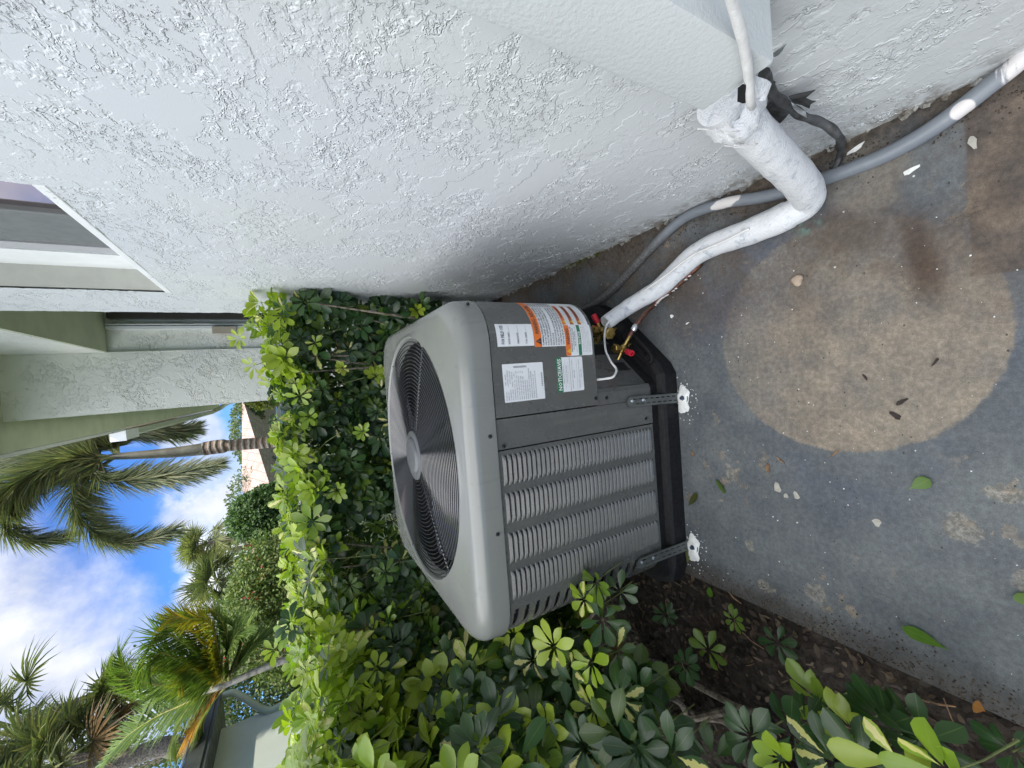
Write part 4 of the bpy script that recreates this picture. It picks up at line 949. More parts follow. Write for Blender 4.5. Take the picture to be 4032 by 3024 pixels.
ragged_ = MB(); ragged_.add([gx(x, y, CX-.0125) for x, y in ((2905, 345), (2925, 330), (2942, 335), (2948, 372), (2950, 402), (2925, 408), (2903, 400))], [tuple(range(7))]); obj('dark_opening', ragged_, M_INNER, ins)
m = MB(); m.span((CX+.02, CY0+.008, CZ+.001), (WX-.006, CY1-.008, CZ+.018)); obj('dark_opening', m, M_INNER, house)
# copper liquid line
cpts = [vj-unit(vj-vc)*.004, gc(2500, 1288, .80), gc(2540, 1235, .74), gz(2572, 1205, .035), gz(2601, 1172, .022), gz(2650, 1140, .014), gz(2760, 1040, .012)]
cop = tubething('copper_pipe', cpts, .0068, M_COPPER, 'thin bare copper pipe with flecks of white paint joining the small valve', 'pipe', n=14)
m = MB(); a_, b_ = np.array(cpts[0]), np.array(cpts[1]); d_ = unit(b_-a_); m.lathe(a_+d_*.020, d_, [(0, .0072), (.003, .0098), (.018, .0098), (.024, .0076)], 14); obj('solder_joint', m, M_ZINC, cop, smooth=True, auto=50)
m = MB(); Pc = smoothpath(cpts, 8)
for k in range(26, 46):
    if rnd.random() < .75: q = Pc[k]; m.box(q+np.array([-.0050, -.0035, .0036]), (.0035, .009, .0035), None)
obj('paint_fleck', m, M_PAINTW, cop)
# white signal wire
wp = [(2351, 1495), (2385, 1491), (2415, 1483), (2427, 1455), (2408, 1428), (2393, 1400), (2384, 1375), (2380, 1330), (2385, 1290), (2400, 1265)]
cc_ = [.925, .905, .885, .875, .875, .872, .868, .858, .845, .82]
wpts = [gc(x, y, c) for (x, y), c in zip(wp, cc_)]+[gz(x, y, .078) for x, y in ((2480, 1185), (2600, 1100))]+[gz(x, y, .070) for x, y in ((2720, 1010), (2850, 950), (2950, 900))]
wire = tubething('control_wire', wpts, .0034, M_PAINTW, 'thin white wire looping out of the unit and along the insulated pipe', 'wire', n=10)
# white painted cable hanging on the pipe cover
cpt = [gx(2870, -160, CX-.006), gx(2882, 0, CX-.006), gx(2924, 150, CX-.006), gx(2938, 230, CX-.007), gx(2949, 316, CX-.008), gx(2955, 395, CX-.010), gx(2962, 420, CX+.006)]
cab = tubething('painted_cable', cpt, .0058, M_PAINTW, 'white painted cable running down the boxed pipe cover', 'cable', n=12, wob=.0005)
m = MB(); q = np.array(cpt[5]); 
m.grid(lambda u, v: q+np.array([.004+.018*v, -.003-.016*v*(1-.4*u)-.002*math.sin(u*9), -.01+.060*(1-u)*v-.02*u]), 10, 6); obj('paint_film', m, M_INSUL, cab, smooth=True)
# grey conduit along the foot of the wall
cx = [(4160, 90), (4012, 243), (3905, 330), (3800, 413), (3650, 520), (3478, 614), (3283, 690), (3113, 750), (2990, 778), (2870, 796), (2760, 828), (2688, 863), (2610, 930), (2529, 1014), (2460, 1090), (2389, 1160), (2316, 1212), (2240, 1240)]
con = tubething('conduit', [gz(x, y, .0165) for x, y in cx], .0150, M_CONDUIT, 'grey plastic conduit with white paint blotches lying along the foot of the wall', 'conduit', n=20)
# dark cable with torn wrapping
bx = [(3008, 290, .425), (3030, 350, .43), (3059, 386, .438), (3105, 420, .440), (3164, 458, .436), (3248, 490, .425)]
bp = [gx(x, y, X) for x, y, X in bx]+[gx(3303, 538, .405), gz(3309, 593, .045), gz(3291, 656, .022), gz(3262, 698, .018)]
blk = tubething('dark_cable', bp, lambda t: .0085-.0018*t, M_TAPE, 'dark cable in torn black wrapping drooping from the pipe cover to the slab', 'cable', n=12, wob=.0012)
def ragged(name, pts, mt, parent, z=.0):
    m = MB(); m.add([np.array(p) for p in pts], [tuple(range(len(pts)))]); m.add([np.array(p)+np.array([.0008, 0, 0]) for p in pts], [tuple(range(len(pts)))[::-1]]); return obj(name, m, mt, parent)
zz = lambda x, y, X: gx(2700+x*.4219, 150+y*.4219, X)
ragged('torn_flap', [zz(735, 320, .44), zz(800, 390, .438), (zz(840, 410, .436)), zz(825, 460, .438), zz(870, 520, .436), zz(940, 590, .434), zz(880, 600, .43), zz(720, 430, .43), zz(760, 430, .432), zz(790, 400, .436)], M_TAPE, blk)
ragged('torn_flap', [zz(960, 545, .435), zz(1010, 530, .430), zz(1215, 485, .425), zz(1150, 535, .43), zz(1120, 560, .432), zz(1175, 585, .43), zz(1220, 588, .43), zz(1165, 620, .432), zz(1155, 660, .434), zz(1080, 625, .436), zz(1000, 610, .436)], M_TAPE, blk)
ragged('torn_flap', [zz(720, 660, .44), zz(800, 595, .438), zz(870, 620, .436), zz(985, 680, .434), zz(920, 760, .436), zz(860, 815, .44), zz(800, 760, .442)], M_TAPE, blk)
ragged('torn_flap', [zz(985, 600, .425), zz(1060, 650, .424), zz(1120, 690, .425), zz(1130, 745, .426), zz(1085, 720, .427), zz(1050, 700, .427), zz(1005, 660, .426)], M_FOIL, blk)
# ------------------------------------------------------------------ small things on the slab
def pebble(name, px, py, r, mt, label, cat, sq=(1, .8, .6)):
    p = gz(px, py, r*.4); bm = bmesh.new(); bmesh.ops.create_icosphere(bm, subdivisions=3, radius=r)
    for v in bm.verts: q = v.co; k = 1+.12*math.sin(q.x*300)+.1*math.cos(q.y*260+1); v.co = Vector((q.x*sq[0]*k, q.y*sq[1]*k, q.z*sq[2]))
    m = MB(); m.add([np.array(v.co)+p for v in bm.verts], [tuple(v.index for v in f.verts) for f in bm.faces]); bm.free(); o = obj(name, m, mt, smooth=True, auto=70); tag(o, label, cat); return o
pebble('stone', 3138, 1103, .0135, M_STONE, 'small tan stone lying on the worn disc of the slab', 'stone', (1, 1, .7))
def flatleaf(px, py, px2, py2, wd, col, label, name='fallen_leaf', cat='leaf', group=None, z=.004, bend=-.1):
    a_, b_ = gz(px, py, z), gz(px2, py2, z); L = Leaves(); d_ = b_-a_
    L.add([a_], [d_], [[0, 0, 1.0]], np.linalg.norm(d_), wd, np.array([col]), LANC if wd < .012 else OBOV, .15, bend); 
    o = L.build(name, M_LEAF); tag(o, label, cat, group); return o
flatleaf(3580, 1925, 3667, 1885, .0125, (.11, .20, .035), 'oval pale green leaf lying alone on the middle of the slab')
flatleaf(2855, 1943, 2820, 1885, .008, (.06, .11, .02), 'narrow dark green leaf lying on the slab in front of the unit')
flatleaf(2742, 1940, 2728, 1990, .010, (.07, .075, .02), 'curled brownish green leaf beside the black pad', bend=-.5)
flatleaf(3735, 2560, 3552, 2462, .014, (.075, .17, .01), 'long bright green leaf on the slab near the soil edge')
flatleaf(4080, 2400, 4005, 2330, .013, (.12, .20, .05), 'green leaf at the near edge of the slab')
flatleaf(2700, 2215, 2716, 2160, .010, (.16, .18, .08), 'pale leaf tucked behind the anchor of the left strap')
flatleaf(2795, 2350, 2798, 2310, .011, (.09, .19, .02), 'small round bright green leaf on the soil by the slab corner', z=.01)
flatleaf(3880, 2800, 3830, 2770, .014, (.30, .12, .015), 'orange dead leaf at the edge of the soil', z=.01)
def chip(px, py, l, w_, ang, mt, label, name, cat, group, h_=.003):
    p = gz(px, py, h_/2+.001); m = MB(); c, s = math.cos(ang), math.sin(ang); pts = []
    for k in range(9): an = 2*math.pi*k/9; r = 1+.22*math.sin(k*2.3+px); x, y = l/2*r*math.cos(an), w_/2*r*math.sin(an); pts.append((p[0]+c*x-s*y, p[1]+s*x+c*y))
    m.prism(pts, .0008, .0008+h_); o = obj(name, m, mt); tag(o, label, cat, group); return o
for (x, y, l, w_, a_, lb) in ((3024, 1843, .022, .010, .1, 'ribbed tan wood chip on the slab left of the disc'), (3074, 1813, .022, .004, .9, 'thin tan splinter of wood lying beside the ribbed chip'), (3288, 1785, .024, .004, 2.4, 'thin tan splinter at the rim of the worn disc'), (2727, 1787, .018, .009, .3, 'brown wood chip just in front of the black pad')):
    chip(x, y, l, w_, a_, M_CHIP, lb, 'wood_chip', 'wood chip', 'wood chips on the slab')
M_DK = simple('dark_debris', (.03, .02, .018), .8, var=.3)
for (x, y, l, w_, a_, lb) in ((3548, 1583, .024, .008, 2.2, 'dark bark sliver on the disc, the upper one of a close pair'), (3525, 1636, .022, .010, .8, 'dark bark sliver on the disc, the lower one of a close pair'), (3683, 1424, .018, .004, 2.6, 'thin dark sliver on the pale part of the disc'), (3405, 1484, .016, .004, .5, 'small dark sliver near the middle of the disc')):
    chip(x, y, l, w_, a_, M_DK, lb, 'bark_sliver', 'bark', 'bark slivers on the slab')
for (x, y, l, w_, a_, mt, lb) in ((3061, 1920, .026, .017, .2, M_FLAKE, 'largest of three pale flakes lying together on the slab'), (3095, 1952, .012, .012, 1.0, M_FLAKE, 'smallest of three pale flakes lying together on the slab'), (3136, 1951, .020, .013, .4, M_FLAKE, 'middle sized pale flake at the right of three on the slab'), (3453, 2057, .018, .015, .0, M_FLAKE, 'single beige flake alone on the painted slab'), (3370, 585, .030, .010, 1.9, M_SEAL, 'white paint flake between the conduit and the wall'), (3587, 670, .010, .026, .3, M_SEAL, 'white paint flake near the conduit on the slab'), (3830, 560, .026, .010, .2, M_FLAKE, 'cream flake on the brown stain'), (2645, 1245, .012, .012, .3, M_SEAL, 'white blob beside the copper pipe'), (2706, 1273, .013, .004, 1.9, M_SEAL, 'short white dash beside the copper pipe')):
    chip(x, y, l, w_, a_, mt, lb, 'paint_flake', 'paint flake', 'paint flakes on the slab', .0015)
m = MB(); 
for k in range(260):
    t = rnd.random(); q = gz(2225+t*130+rnd.gauss(0, 10), 1045-t*60+rnd.gauss(0, 9), .004); r = rnd.uniform(.003, .008); m.box((min(q[0], WX-.004), q[1], rnd.uniform(.001, .010)), (r, r, r*.6), np.array(Matrix.Rotation(rnd.random()*3, 3, (rnd.random(), rnd.random(), 1))))
tag(obj('moss', m, M_MOSS), 'patch of green moss at the foot of the wall beside the unit', 'moss', kind='stuff')
def grit(name, K, fn, mt, label):
    m = MB()
    for _ in range(K):
        x, y, r = fn(); h = r*rnd.uniform(.3, .9); an = rnd.random()*6; k = rnd.randint(4, 6); pts = [(x+r*math.cos(an+6.283*j/k)*rnd.uniform(.6, 1.2), y+r*rnd.uniform(.5, 1.1)*math.sin(an+6.283*j/k)) for j in range(k)]
        m.add([(p[0], p[1], .0006) for p in pts]+[(x, y, .0006+h)], [(j, (j+1) % k, k) for j in range(k)])
    tag(obj(name, m, mt), label, 'grit', kind='stuff')
grit('dark_grit', 1100, lambda: (min(.452, .43-abs(rnd.gauss(0, .03))), rnd.uniform(.05, 1.6), rnd.uniform(.0008, .0030)), simple('dirt_crumb', (.055, .042, .032), .9, var=.5, scale=90), 'dark crumbs of dirt gathered along the foot of the wall')
grit('pale_grit', 130, lambda: (rnd.uniform(-.66, .44), rnd.uniform(.02, .86), rnd.choice((.0007, .0009, .0013, .0019))), M_SEAL, 'tiny white paint crumbs strewn over the slab')
grit('soil_crumbs', 1100, lambda: (-.70+abs(rnd.gauss(0, .035)), rnd.uniform(.02, .95), rnd.uniform(.0008, .0032)), simple('soil_crumb', (.06, .045, .033), .9, var=.5, scale=90), 'soil crumbs spilled over the edge of the slab')
# ------------------------------------------------------------------ mulch
L = Leaves(); K = 9000; o_ = np.c_[RN.uniform(-2.6, -.70, K), RN.uniform(-.4, 2.9, K), np.zeros(K)]
back = RN.random(K) < .25; o_[back, 0] = RN.uniform(-2.2, .44, back.sum()); o_[back, 1] = RN.uniform(2.0, 3.2, back.sum())
near = RN.random(K) < .5; nb = near & ~back; o_[nb, 0] = RN.uniform(-1.45, -.69, nb.sum()); o_[nb, 1] = RN.uniform(0, 1.3, nb.sum())
o_[:, 2] = [soilz(x, y)+.006 for x, y in o_[:, :2]]; o_[:, 2] += RN.uniform(0, .018, K)*(o_[:, 0] < -.72)
an = RN.uniform(0, 6.28, K); d_ = np.c_[np.cos(an), np.sin(an), RN.normal(0, .18, K)]; up_ = np.c_[RN.normal(0, .4, (K, 2)), np.ones(K)]
pal = np.array([(.040, .026, .018), (.07, .046, .03), (.022, .017, .013), (.12, .085, .055), (.05, .034, .026), (.03, .026, .018)]); ci = RN.integers(0, 6, K)
L.add(o_, d_, up_, RN.uniform(.008, .034, K), RN.uniform(.002, .0085, K), pal[ci]*RN.uniform(.6, 1.2, (K, 1)), OVAL, .2, RN.uniform(-.4, .3, K))
tag(L.build('leaf_litter', M_DRY), 'brown leaf litter and mulch covering the soil under the hedge', 'leaf litter', kind='stuff')
m = MB()
for k in range(90):
    x, y = rnd.uniform(-1.5, -.72), rnd.uniform(.1, 1.3); an = rnd.uniform(0, 3.1); l = rnd.uniform(.02, .07); z = soilz(x, y)+.018; m.tube([(x, y, z), (x+l*.5*math.cos(an), y+l*.5*math.sin(an), z+.006), (x+l*math.cos(an), y+l*math.sin(an), z)], rnd.uniform(.0008, .002), 5)
tag(obj('twigs', m, M_CHIP, smooth=True), 'scattered thin twigs over the mulch beside the slab', 'twigs', kind='stuff')
# ------------------------------------------------------------------ umbrella-leaf shrubs
OLD = np.array([(.026, .066, .022), (.034, .084, .026), (.046, .098, .028), (.036, .072, .030)])
MID = np.array([(.075, .145, .022), (.11, .18, .026), (.07, .12, .026)])
NEW = np.array([(.23, .33, .025), (.30, .39, .03), (.19, .29, .03), (.30, .38, .05)])
def whorls(L, stems, c, n, size, age, vari=.10):
    """clusters of leaflets radiating from a petiole tip"""
    O, Dr, Up, LL, WW, CC, BB, VV, FF = [], [], [], [], [], [], [], [], []
    for k in range(len(c)):
        nk = n[k]/np.linalg.norm(n[k]); a = np.cross(nk, [.3, .2, 1.0]); a /= np.linalg.norm(a)+1e-9; b = np.cross(nk, a); q = rnd.randint(6, 9); ph = rnd.random()*6.28
        ag = age[k]; base_e = (.05+.55*ag+rnd.uniform(-.25, .25)); pal = NEW if ag > .66 else (MID if ag > .33 else OLD); cc = pal[rnd.randrange(len(pal))]*rnd.uniform(.8, 1.2)
        vk = rnd.random() < vari
        if ag < .9 and size[k] > .03 and c[k][2] < .9 and rnd.random() < .012 and len(c) > 100 and k < len(c)-25: cc = np.array([(.30, .20, .03), (.16, .10, .04), (.34, .30, .05)][rnd.randrange(3)])
        for j in range(q):
            t = ph+2*math.pi*j/q*(.92)+rnd.uniform(-.12, .12); r = math.cos(t)*a+math.sin(t)*b; e_ = base_e+rnd.uniform(-.15, .15)
            d = math.cos(e_)*r+math.sin(e_)*nk; s = size[k]*rnd.uniform(.72, 1.1)*(.82 if j in (0, q-1) else 1)
            O.append(c[k]+d*size[k]*.13); Dr.append(d); Up.append(nk+np.array([rnd.gauss(0, .12) for _ in range(3)])); LL.append(s*.9); WW.append(s*rnd.uniform(.185, .235)); CC.append(cc*rnd.uniform(.85, 1.15)); BB.append(rnd.uniform(-.05, .38)); FF.append(rnd.uniform(.12, .45))
            VV.append(1.0 if (vk and rnd.random() < .42) or rnd.random() < .03 else 0.0)
        if stems is not None and size[k] > .045 and rnd.random() < .75:
            l = size[k]*rnd.uniform(1.1, 2.2); e = c[k]-nk*l-np.array([0, 0, l*.35]); stems.tube([c[k]+nk*.002, c[k]-nk*l*.5-np.array([0, 0, l*.06]), e], [.0011, .0013, .0017], 5, cap=False)
            for j in range(0): pass
    L.add(O, Dr, Up, np.array(LL), np.array(WW), np.array(CC), OBOV, np.array(FF), np.array(BB), np.array(VV))
def shrub(root, label, boxes, extra=(), group='umbrella-leaf shrubs of the hedge', branches=14):
    """boxes: (K, lo, hi, outward normal, size, age function)"""
    T = thing('shrub', root, label, 'shrub', group); L = Leaves(); st = MB(); C, Nn, Sz, Ag = [], [], [], []
    for K, lo, hi, nrm, sz, agef in boxes:
        lo, hi = np.array(lo), np.array(hi)
        for _ in range(K):
            p = lo+(hi-lo)*RN.random(3); 
            if p[0] > WX-.05: continue
            if UX0-.07 < p[0] < UX1+.07 and UY0-.07 < p[1] < UY1+.07 and p[2] < UZT+.05: continue
            bump = .05*math.sin(p[0]*7+p[2]*5)+.05*math.sin(p[1]*8+p[2]*9); p = p+np.array(nrm)*np.array([1, 1, 0])*bump
            nn_ = np.array(nrm, float)+RN.normal(0, .45, 3); nn_[2] = max(nn_[2], -.15)+.25
            C.append(p); Nn.append(nn_); Sz.append(sz*RN.uniform(.5, 1.25)); Ag.append(agef(p))
    for px, py, X, sz, ag, nr in extra:
        C.append(gx(px, py, X) if X <= -.5 and px > 1400 or X < -.85 else gy(px, py, 1.96)); Nn.append(np.array(nr, float)); Sz.append(sz); Ag.append(ag)
    whorls(L, st, C, Nn, Sz, Ag); L.build('foliage', M_LEAF, T)
    if st.v: obj('petioles', st, M_STEM, T, smooth=True)['kind'] = 'stuff'
    if branches:
        br = MB(); root = np.array(root, float)
        for k in range(branches):
            q = np.array(C[rnd.randrange(len(C))]); b0 = root+np.array([rnd.uniform(-.12, .12), rnd.uniform(-.12, .12), -.03]); mid = b0*.45+q*.55+np.array([rnd.uniform(-.08, .08), rnd.uniform(-.08, .08), -.06]); q2 = q*.94+mid*.06
            P = smoothpath([b0, mid, q2], 6); br.tube(P, [.011*(1-.72*i/(len(P)-1)) for i in range(len(P))], 7)
        obj('branches', br, M_BARK, T, smooth=True)
    return T
def age_top(z0, z1, lo=0.0):
    def f(p):
        t = (p[2]-z0)/(z1-z0); r = rnd.random()
        if t > 0 and r < .25+.65*min(1, t): return rnd.uniform(.68, 1)
        return rnd.uniform(.34, .66) if r < .22+lo+max(0, t)*.3 else (rnd.uniform(.7, 1) if rnd.random() < .07 else rnd.uniform(0, .32))
    return f
at = age_top(1.0, 1.2, .0)
FY = (0, -1, .25); FX = (1, -.35, .25); UPN = (0, -.2, 1)
shrub((.28, 2.3, -.02), 'leafy green shrub squeezed against the stucco wall at the right end of the hedge', [(345, (.10, 1.98, .12), (.45, 2.25, 1.12), FY, .076, at), (120, (.08, 2.0, .98), (.44, 2.5, 1.20), UPN, .066, at)],
      [(1010, 1290, .36, .055, .9, (-.2, -.6, .8)), (940, 1330, .33, .055, .85, (-.3, -.8, .5)), (1000, 1440, .2, .055, .85, (-.3, -.6, .6)), (1180, 1560, .0, .06, .9, (-.2, -1, .4)), (1350, 1450, .1, .05, .95, (0, -1, .3)), (1240, 1350, .22, .055, .9, (-.1, -1, .5))])
shrub((-.10, 2.35, -.02), 'dark green shrub directly behind the air conditioner, middle of the back row', [(375, (-.28, 1.98, .12), (.12, 2.3, 1.10), FY, .076, at), (130, (-.28, 2.0, .96), (.12, 2.55, 1.18), UPN, .064, at)], [(1220, 1640, -.05, .06, .88, (0, -1, .4)), (1430, 1700, -.1, .05, .9, (0, -1, .3))])
shrub((-.52, 2.35, -.02), 'dark green shrub behind the far left corner of the air conditioner', [(420, (-.72, 1.97, .12), (-.26, 2.3, 1.10), FY, .076, at), (140, (-.72, 2.0, .96), (-.26, 2.55, 1.17), UPN, .064, at)], [(1240, 1925, -.3, .065, .95, (0, -1, .6)), (1330, 1930, -.35, .06, .9, (0, -1, .5))])
at2 = age_top(.74, 1.10, .08)
shrub((-1.08, 2.1, -.02), 'shrub in the inner corner of the hedge where its two rows meet', [(330, (-1.25, 1.72, .12), (-.72, 2.25, 1.10), (.5, -1, .3), .076, at), (170, (-1.25, 1.8, .95), (-.70, 2.6, 1.18), UPN, .074, at2), (60, (-1.0, 1.5, .1), (-.82, 1.9, .9), FX, .06, at)], [(1260, 2150, -.72, .065, .9, (.2, -1, .5)), (1330, 2140, -.7, .06, .92, (.2, -1, .5))])
shrub((-1.22, 1.5, -.02), 'bright topped shrub left of the air conditioner, second from the front', [(540, (-1.15, 1.28, .12), (-.86, 1.86, 1.05), FX, .084, at2), (230, (-1.7, 1.3, .90), (-.86, 2.0, 1.17), (.3, -.3, 1), .074, at2), (110, (-1.6, 1.3, .5), (-1.1, 1.9, 1.0), FX, .06, at2)], [(1235, 2440, -.9, .06, .95, (.4, -1, .6)), (1080, 2560, -1.1, .06, .95, (.4, -1, .6))])
at3 = age_top(.68, 1.12, .08)
shrub((-1.22, .98, -.02), 'large leaved shrub nearest the left side of the air conditioner, tallest sprigs bright lime', [(495, (-1.16, .82, .25), (-.92, 1.34, 1.02), FX, .090, at3), (250, (-1.7, .9, .86), (-.92, 1.4, 1.18), (.3, -.3, 1), .080, at3), (120, (-1.6, .7, .4), (-1.1, 1.3, 1.0), FX, .084, at3)],
      [(1976, 2879, -.93, .108, .92, (.75, -.75, .35)), (2182, 2545, -.74, .074, .90, (.3, -.3, 1)), (2330, 2610, -.76, .072, .85, (.3, -.25, 1)), (2371, 2440, -.69, .074, .2, (.3, -.8, .6)), (2383, 2375, -.655, .058, .45, (.1, -.3, 1)), (2350, 2290, -.585, .062, .5, (-.1, -.3, 1)), (2300, 2360, -.62, .055, .8, (.1, -.2, 1)), (2440, 2330, -.63, .066, .1, (.2, -.5, .8)), (2340, 2790, -.86, .074, .85, (.4, -.3, 1)), (2235, 2810, -.88, .080, .1, (.5, -.6, .7)),
       (1563, 2921, -1.08, .098, .93, (.3, -.2, 1)), (2517, 2950, -.86, .098, .3, (.4, -.5, .8)), (2600, 2870, -.84, .095, .1, (.4, -.3, 1)), (2430, 2880, -.85, .090, .5, (.4, -.4, 1)), (2300, 2940, -.90, .095, .15, (.5, -.5, .8)), (2150, 2860, -.90, .085, .8, (.4, -.4, .9)), (2650, 2970, -.84, .10, .2, (.3, -.3, 1)), (2520, 2720, -.80, .085, .3, (.3, -.3, 1)), (2430, 2560, -.76, .075, .15, (.3, -.3, 1)), (2250, 2620, -.80, .07, .4, (.3, -.3, 1)), (2100, 2600, -.82, .066, .1, (.3, -.5, 1)), (2440, 2750, -.82, .080, .1, (.3, -.5, .9)), (2110, 2960, -.95, .068, .7, (.6, -.7, .4)), (1870, 2690, -.92, .062, .2, (.4, -.3, 1)), (1600, 2700, -1.02, .066, .45, (.4, -.4, .8)), (1700, 2830, -.98, .07, .15, (.6, -.5, .5)), (2000, 2700, -.86, .066, .12, (.4, -.6, .7)), (2080, 2790, -.9, .068, .35, (.5, -.6, .6)), (2260, 2690, -.83, .07, .12, (.4, -.7, .6)), (1490, 2560, -.95, .055, .8, (.4, -.6, .8)), (1530, 2440, -.88, .052, .85, (.3, -.6, .8))])
shrub((-1.30, .52, -.02), 'shrub at the left edge whose bare lower branches show over the mulch', [(255, (-1.5, .45, .5), (-1.05, .85, 1.05), FX, .07, at3), (120, (-1.7, .4, .9), (-1.0, .9, 1.15), UPN, .066, at3), (26, (-1.25, .5, .24), (-1.0, .78, .5), FX, .072, age_top(2, 3))], branches=22)
shrub((-1.9, 2.6, -.02), 'bright green shrub far left in the second row of the hedge', [(300, (-2.5, 1.9, .7), (-1.4, 2.9, 1.13), (.3, -.6, .8), .06, at2), (120, (-2.4, 1.6, .3), (-1.5, 2.6, .9), FX, .06, at2)])
shrub((-1.5, -.35, -.02), 'unseen hedge shrub added beside the photographer to shade the slab', [(330, (-1.7, -.8, .3), (-.98, .42, 1.15), FX, .10, at3), (150, (-1.9, -.8, .95), (-1.0, .42, 1.22), UPN, .10, at3)])  # out of view, added to darken the slab and mulch
# sprays low in the foreground
shrub((-.78, .34, -.02), 'low sprouting sprig with lime and dark leaves at the near left edge of the slab', [],
      [(3226, 2760, -.70, .072, .92, (.2, .2, 1)), (3352, 2870, -.66, .056, .9, (.15, .15, 1)), (3080, 2985, -.72, .066, .88, (.3, -.1, 1)), (3640, 2915, -.62, .088, .06, (.1, .2, 1)), (3740, 3040, -.54, .080, .84, (.1, .3, 1)), (3270, 2990, -.70, .078, .1, (.2, 0, 1)), (3420, 3010, -.66, .078, .05, (.2, 0, 1)), (3180, 2850, -.74, .07, .1, (.3, .1, 1)), (3990, 2960, -.58, .05, .12, (.1, .2, 1)), (3560, 3010, -.60, .085, .9, (.1, .2, 1)), (3500, 2850, -.64, .08, .1, (.1, .2, 1)), (2960, 2900, -.76, .07, .15, (.3, 0, 1)), (3120, 2880, -.74, .075, .3, (.2, 0, 1))], group=None, branches=0)
shrub((-.80, .80, -.02), 'small dull seedlings with drooping leaves in the shaded mulch beside the slab', [],
      [(2620, 2420, -.80, .045, .15, (.3, -.4, 1)), (2890, 2440, -.76, .040, .35, (.2, 0, 1)), (3060, 2530, -.75, .052, .05, (.3, 0, 1)), (2790, 2560, -.80, .055, .4, (.3, -.2, 1)), (2700, 2620, -.84, .05, .12, (.4, -.2, 1))], group=None, branches=0)
m = MB()
for P_, r in (([(2690, 2670), (2800, 2730), (2920, 2790), (3000, 2810)], .009), ([(2770, 2830), (2850, 2840), (2900, 2900), (2940, 3010)], .009), ([(2600, 2720), (2720, 2800), (2800, 2850)], .007), ([(2500, 2840), (2700, 2830), (2860, 2800)], .012)):
    m.tube(smoothpath([gz(x, y, .02) for i, (x, y) in enumerate(P_)], 6), r, 8)
tag(obj('fallen_branch', m, M_BARK, smooth=True), 'lichen spotted bare branches lying on the mulch under the hedge', 'branch')
# ------------------------------------------------------------------ palms
def pinnate(L, rach, pts, llen, hw, nper, col, mode='v', ang=.9, droop=.25, r0=.02, up0=(0, 0, 1)):
    P = smoothpath(pts, 10); m = rach; m.tube(P, [r0*(1-.85*i/(len(P)-1)) for i in range(len(P))], 6)
    P = np.array(P); seg_ = np.linalg.norm(np.diff(P, axis=0), axis=1); cs = np.r_[0, np.cumsum(seg_)]; O, Dr, Up, LL, CC = [], [], [], [], []
    for k in range(nper):
        t = (.10+.90*(k+rnd.random())/nper); s = t*cs[-1]; i = min(len(P)-2, int(np.searchsorted(cs, s))-1 if s > 0 else 0); i = max(i, 0); u = (s-cs[i])/(seg_[i]+1e-9); p = P[i]*(1-u)+P[i+1]*u; T = unit(P[i+1]-P[i])
        side = unit(np.cross(T, np.array(up0)+1e-3)); upv = np.cross(side, T)
        if mode == 'v': sg = 1 if k % 2 else -1; r = side*sg*math.cos(.35)+upv*math.sin(.35)
        else: a_ = rnd.random()*6.28; r = side*math.cos(a_)+upv*math.sin(a_)
        a2 = ang*(1-.45*t)+rnd.gauss(0, .09); d = T*math.cos(a2)+r*math.sin(a2)+np.array([0, 0, -droop*rnd.random()])
        O.append(p); Dr.append(d); Up.append(upv+np.array([rnd.gauss(0, .2) for _ in range(3)])); LL.append(llen*(.55+.55*math.sin(math.pi*min(1, t*.85+.12)))*rnd.uniform(.85, 1.1)); CC.append(np.array(col[rnd.randrange(len(col))])*rnd.uniform(.75, 1.25))
    L.add(O, Dr, Up, np.array(LL), hw, np.array(CC), STRIP, .3, .18)
PY = 11.0
def py_(pts, Y=PY, dy=0.0): return [gy(x, y, Y+dy*i) for i, (x, y) in enumerate(pts)]
pal_fox = [(.11, .135, .07), (.17, .19, .095), (.08, .10, .06), (.24, .24, .13)]
base = gy(1120, 1735, PY); base[2] = -.14
T = thing('palm_tree', base, 'tall foxtail palm with a ringed trunk and bushy drooping fronds beside the gutter', 'palm tree', None)
m = MB(); tr = [base]+py_([(1090, 1738), (950, 1750), (850, 1760), (800, 1768)]); m.tube(smoothpath(tr, 8), [.14-.02*i/32+(.03 if i > 20 else 0) for i in range(33)], 18); obj('trunk', m, M_TRUNK, T, smooth=True)
m = MB(); sh = smoothpath(py_([(802, 1768), (700, 1780), (600, 1788), (480, 1796), (420, 1800)]), 6); m.tube(sh, [.135-.085*i/(len(sh)-1) for i in range(len(sh))], 16); obj('crownshaft', m, M_SHAFT, T, smooth=True)
FX_ = [([(470, 1796), (400, 1815), (375, 1860), (440, 1890), (580, 1885), (720, 1862), (848, 1830)], -.12), ([(460, 1796), (330, 1830), (285, 1930), (330, 2060), (430, 2125), (560, 2130), (690, 2085)], -.1), ([(450, 1796), (300, 1800), (150, 1860), (20, 1930), (-120, 2050)], -.15),
       ([(450, 1800), (250, 1780), (80, 1820), (-90, 1860)], .15), ([(440, 1800), (210, 1850), (60, 1950), (10, 2060), (110, 2125), (255, 2120)], .1), ([(470, 1790), (430, 1740), (470, 1708), (560, 1690), (640, 1672)], .1), ([(460, 1790), (380, 1735), (300, 1735), (190, 1745)], .2), ([(460, 1795), (380, 1850), (330, 1900), (330, 2000), (400, 2090), (500, 2150)], .2), ([(450, 1796), (260, 1820), (120, 1900), (40, 2010)], -.05), ([(460, 1790), (480, 1720), (600, 1690), (700, 1700), (760, 1690)], .25)]
for P_, dy in FX_:
    L = Leaves(); mr = MB(); pinnate(L, mr, py_(P_, PY, dy), .58, .0110, 950, pal_fox, 'round', .95, .15, .035)
    fr = L.build('frond', M_FROND, T); obj('rachis', mr, M_STEM, fr, smooth=True)
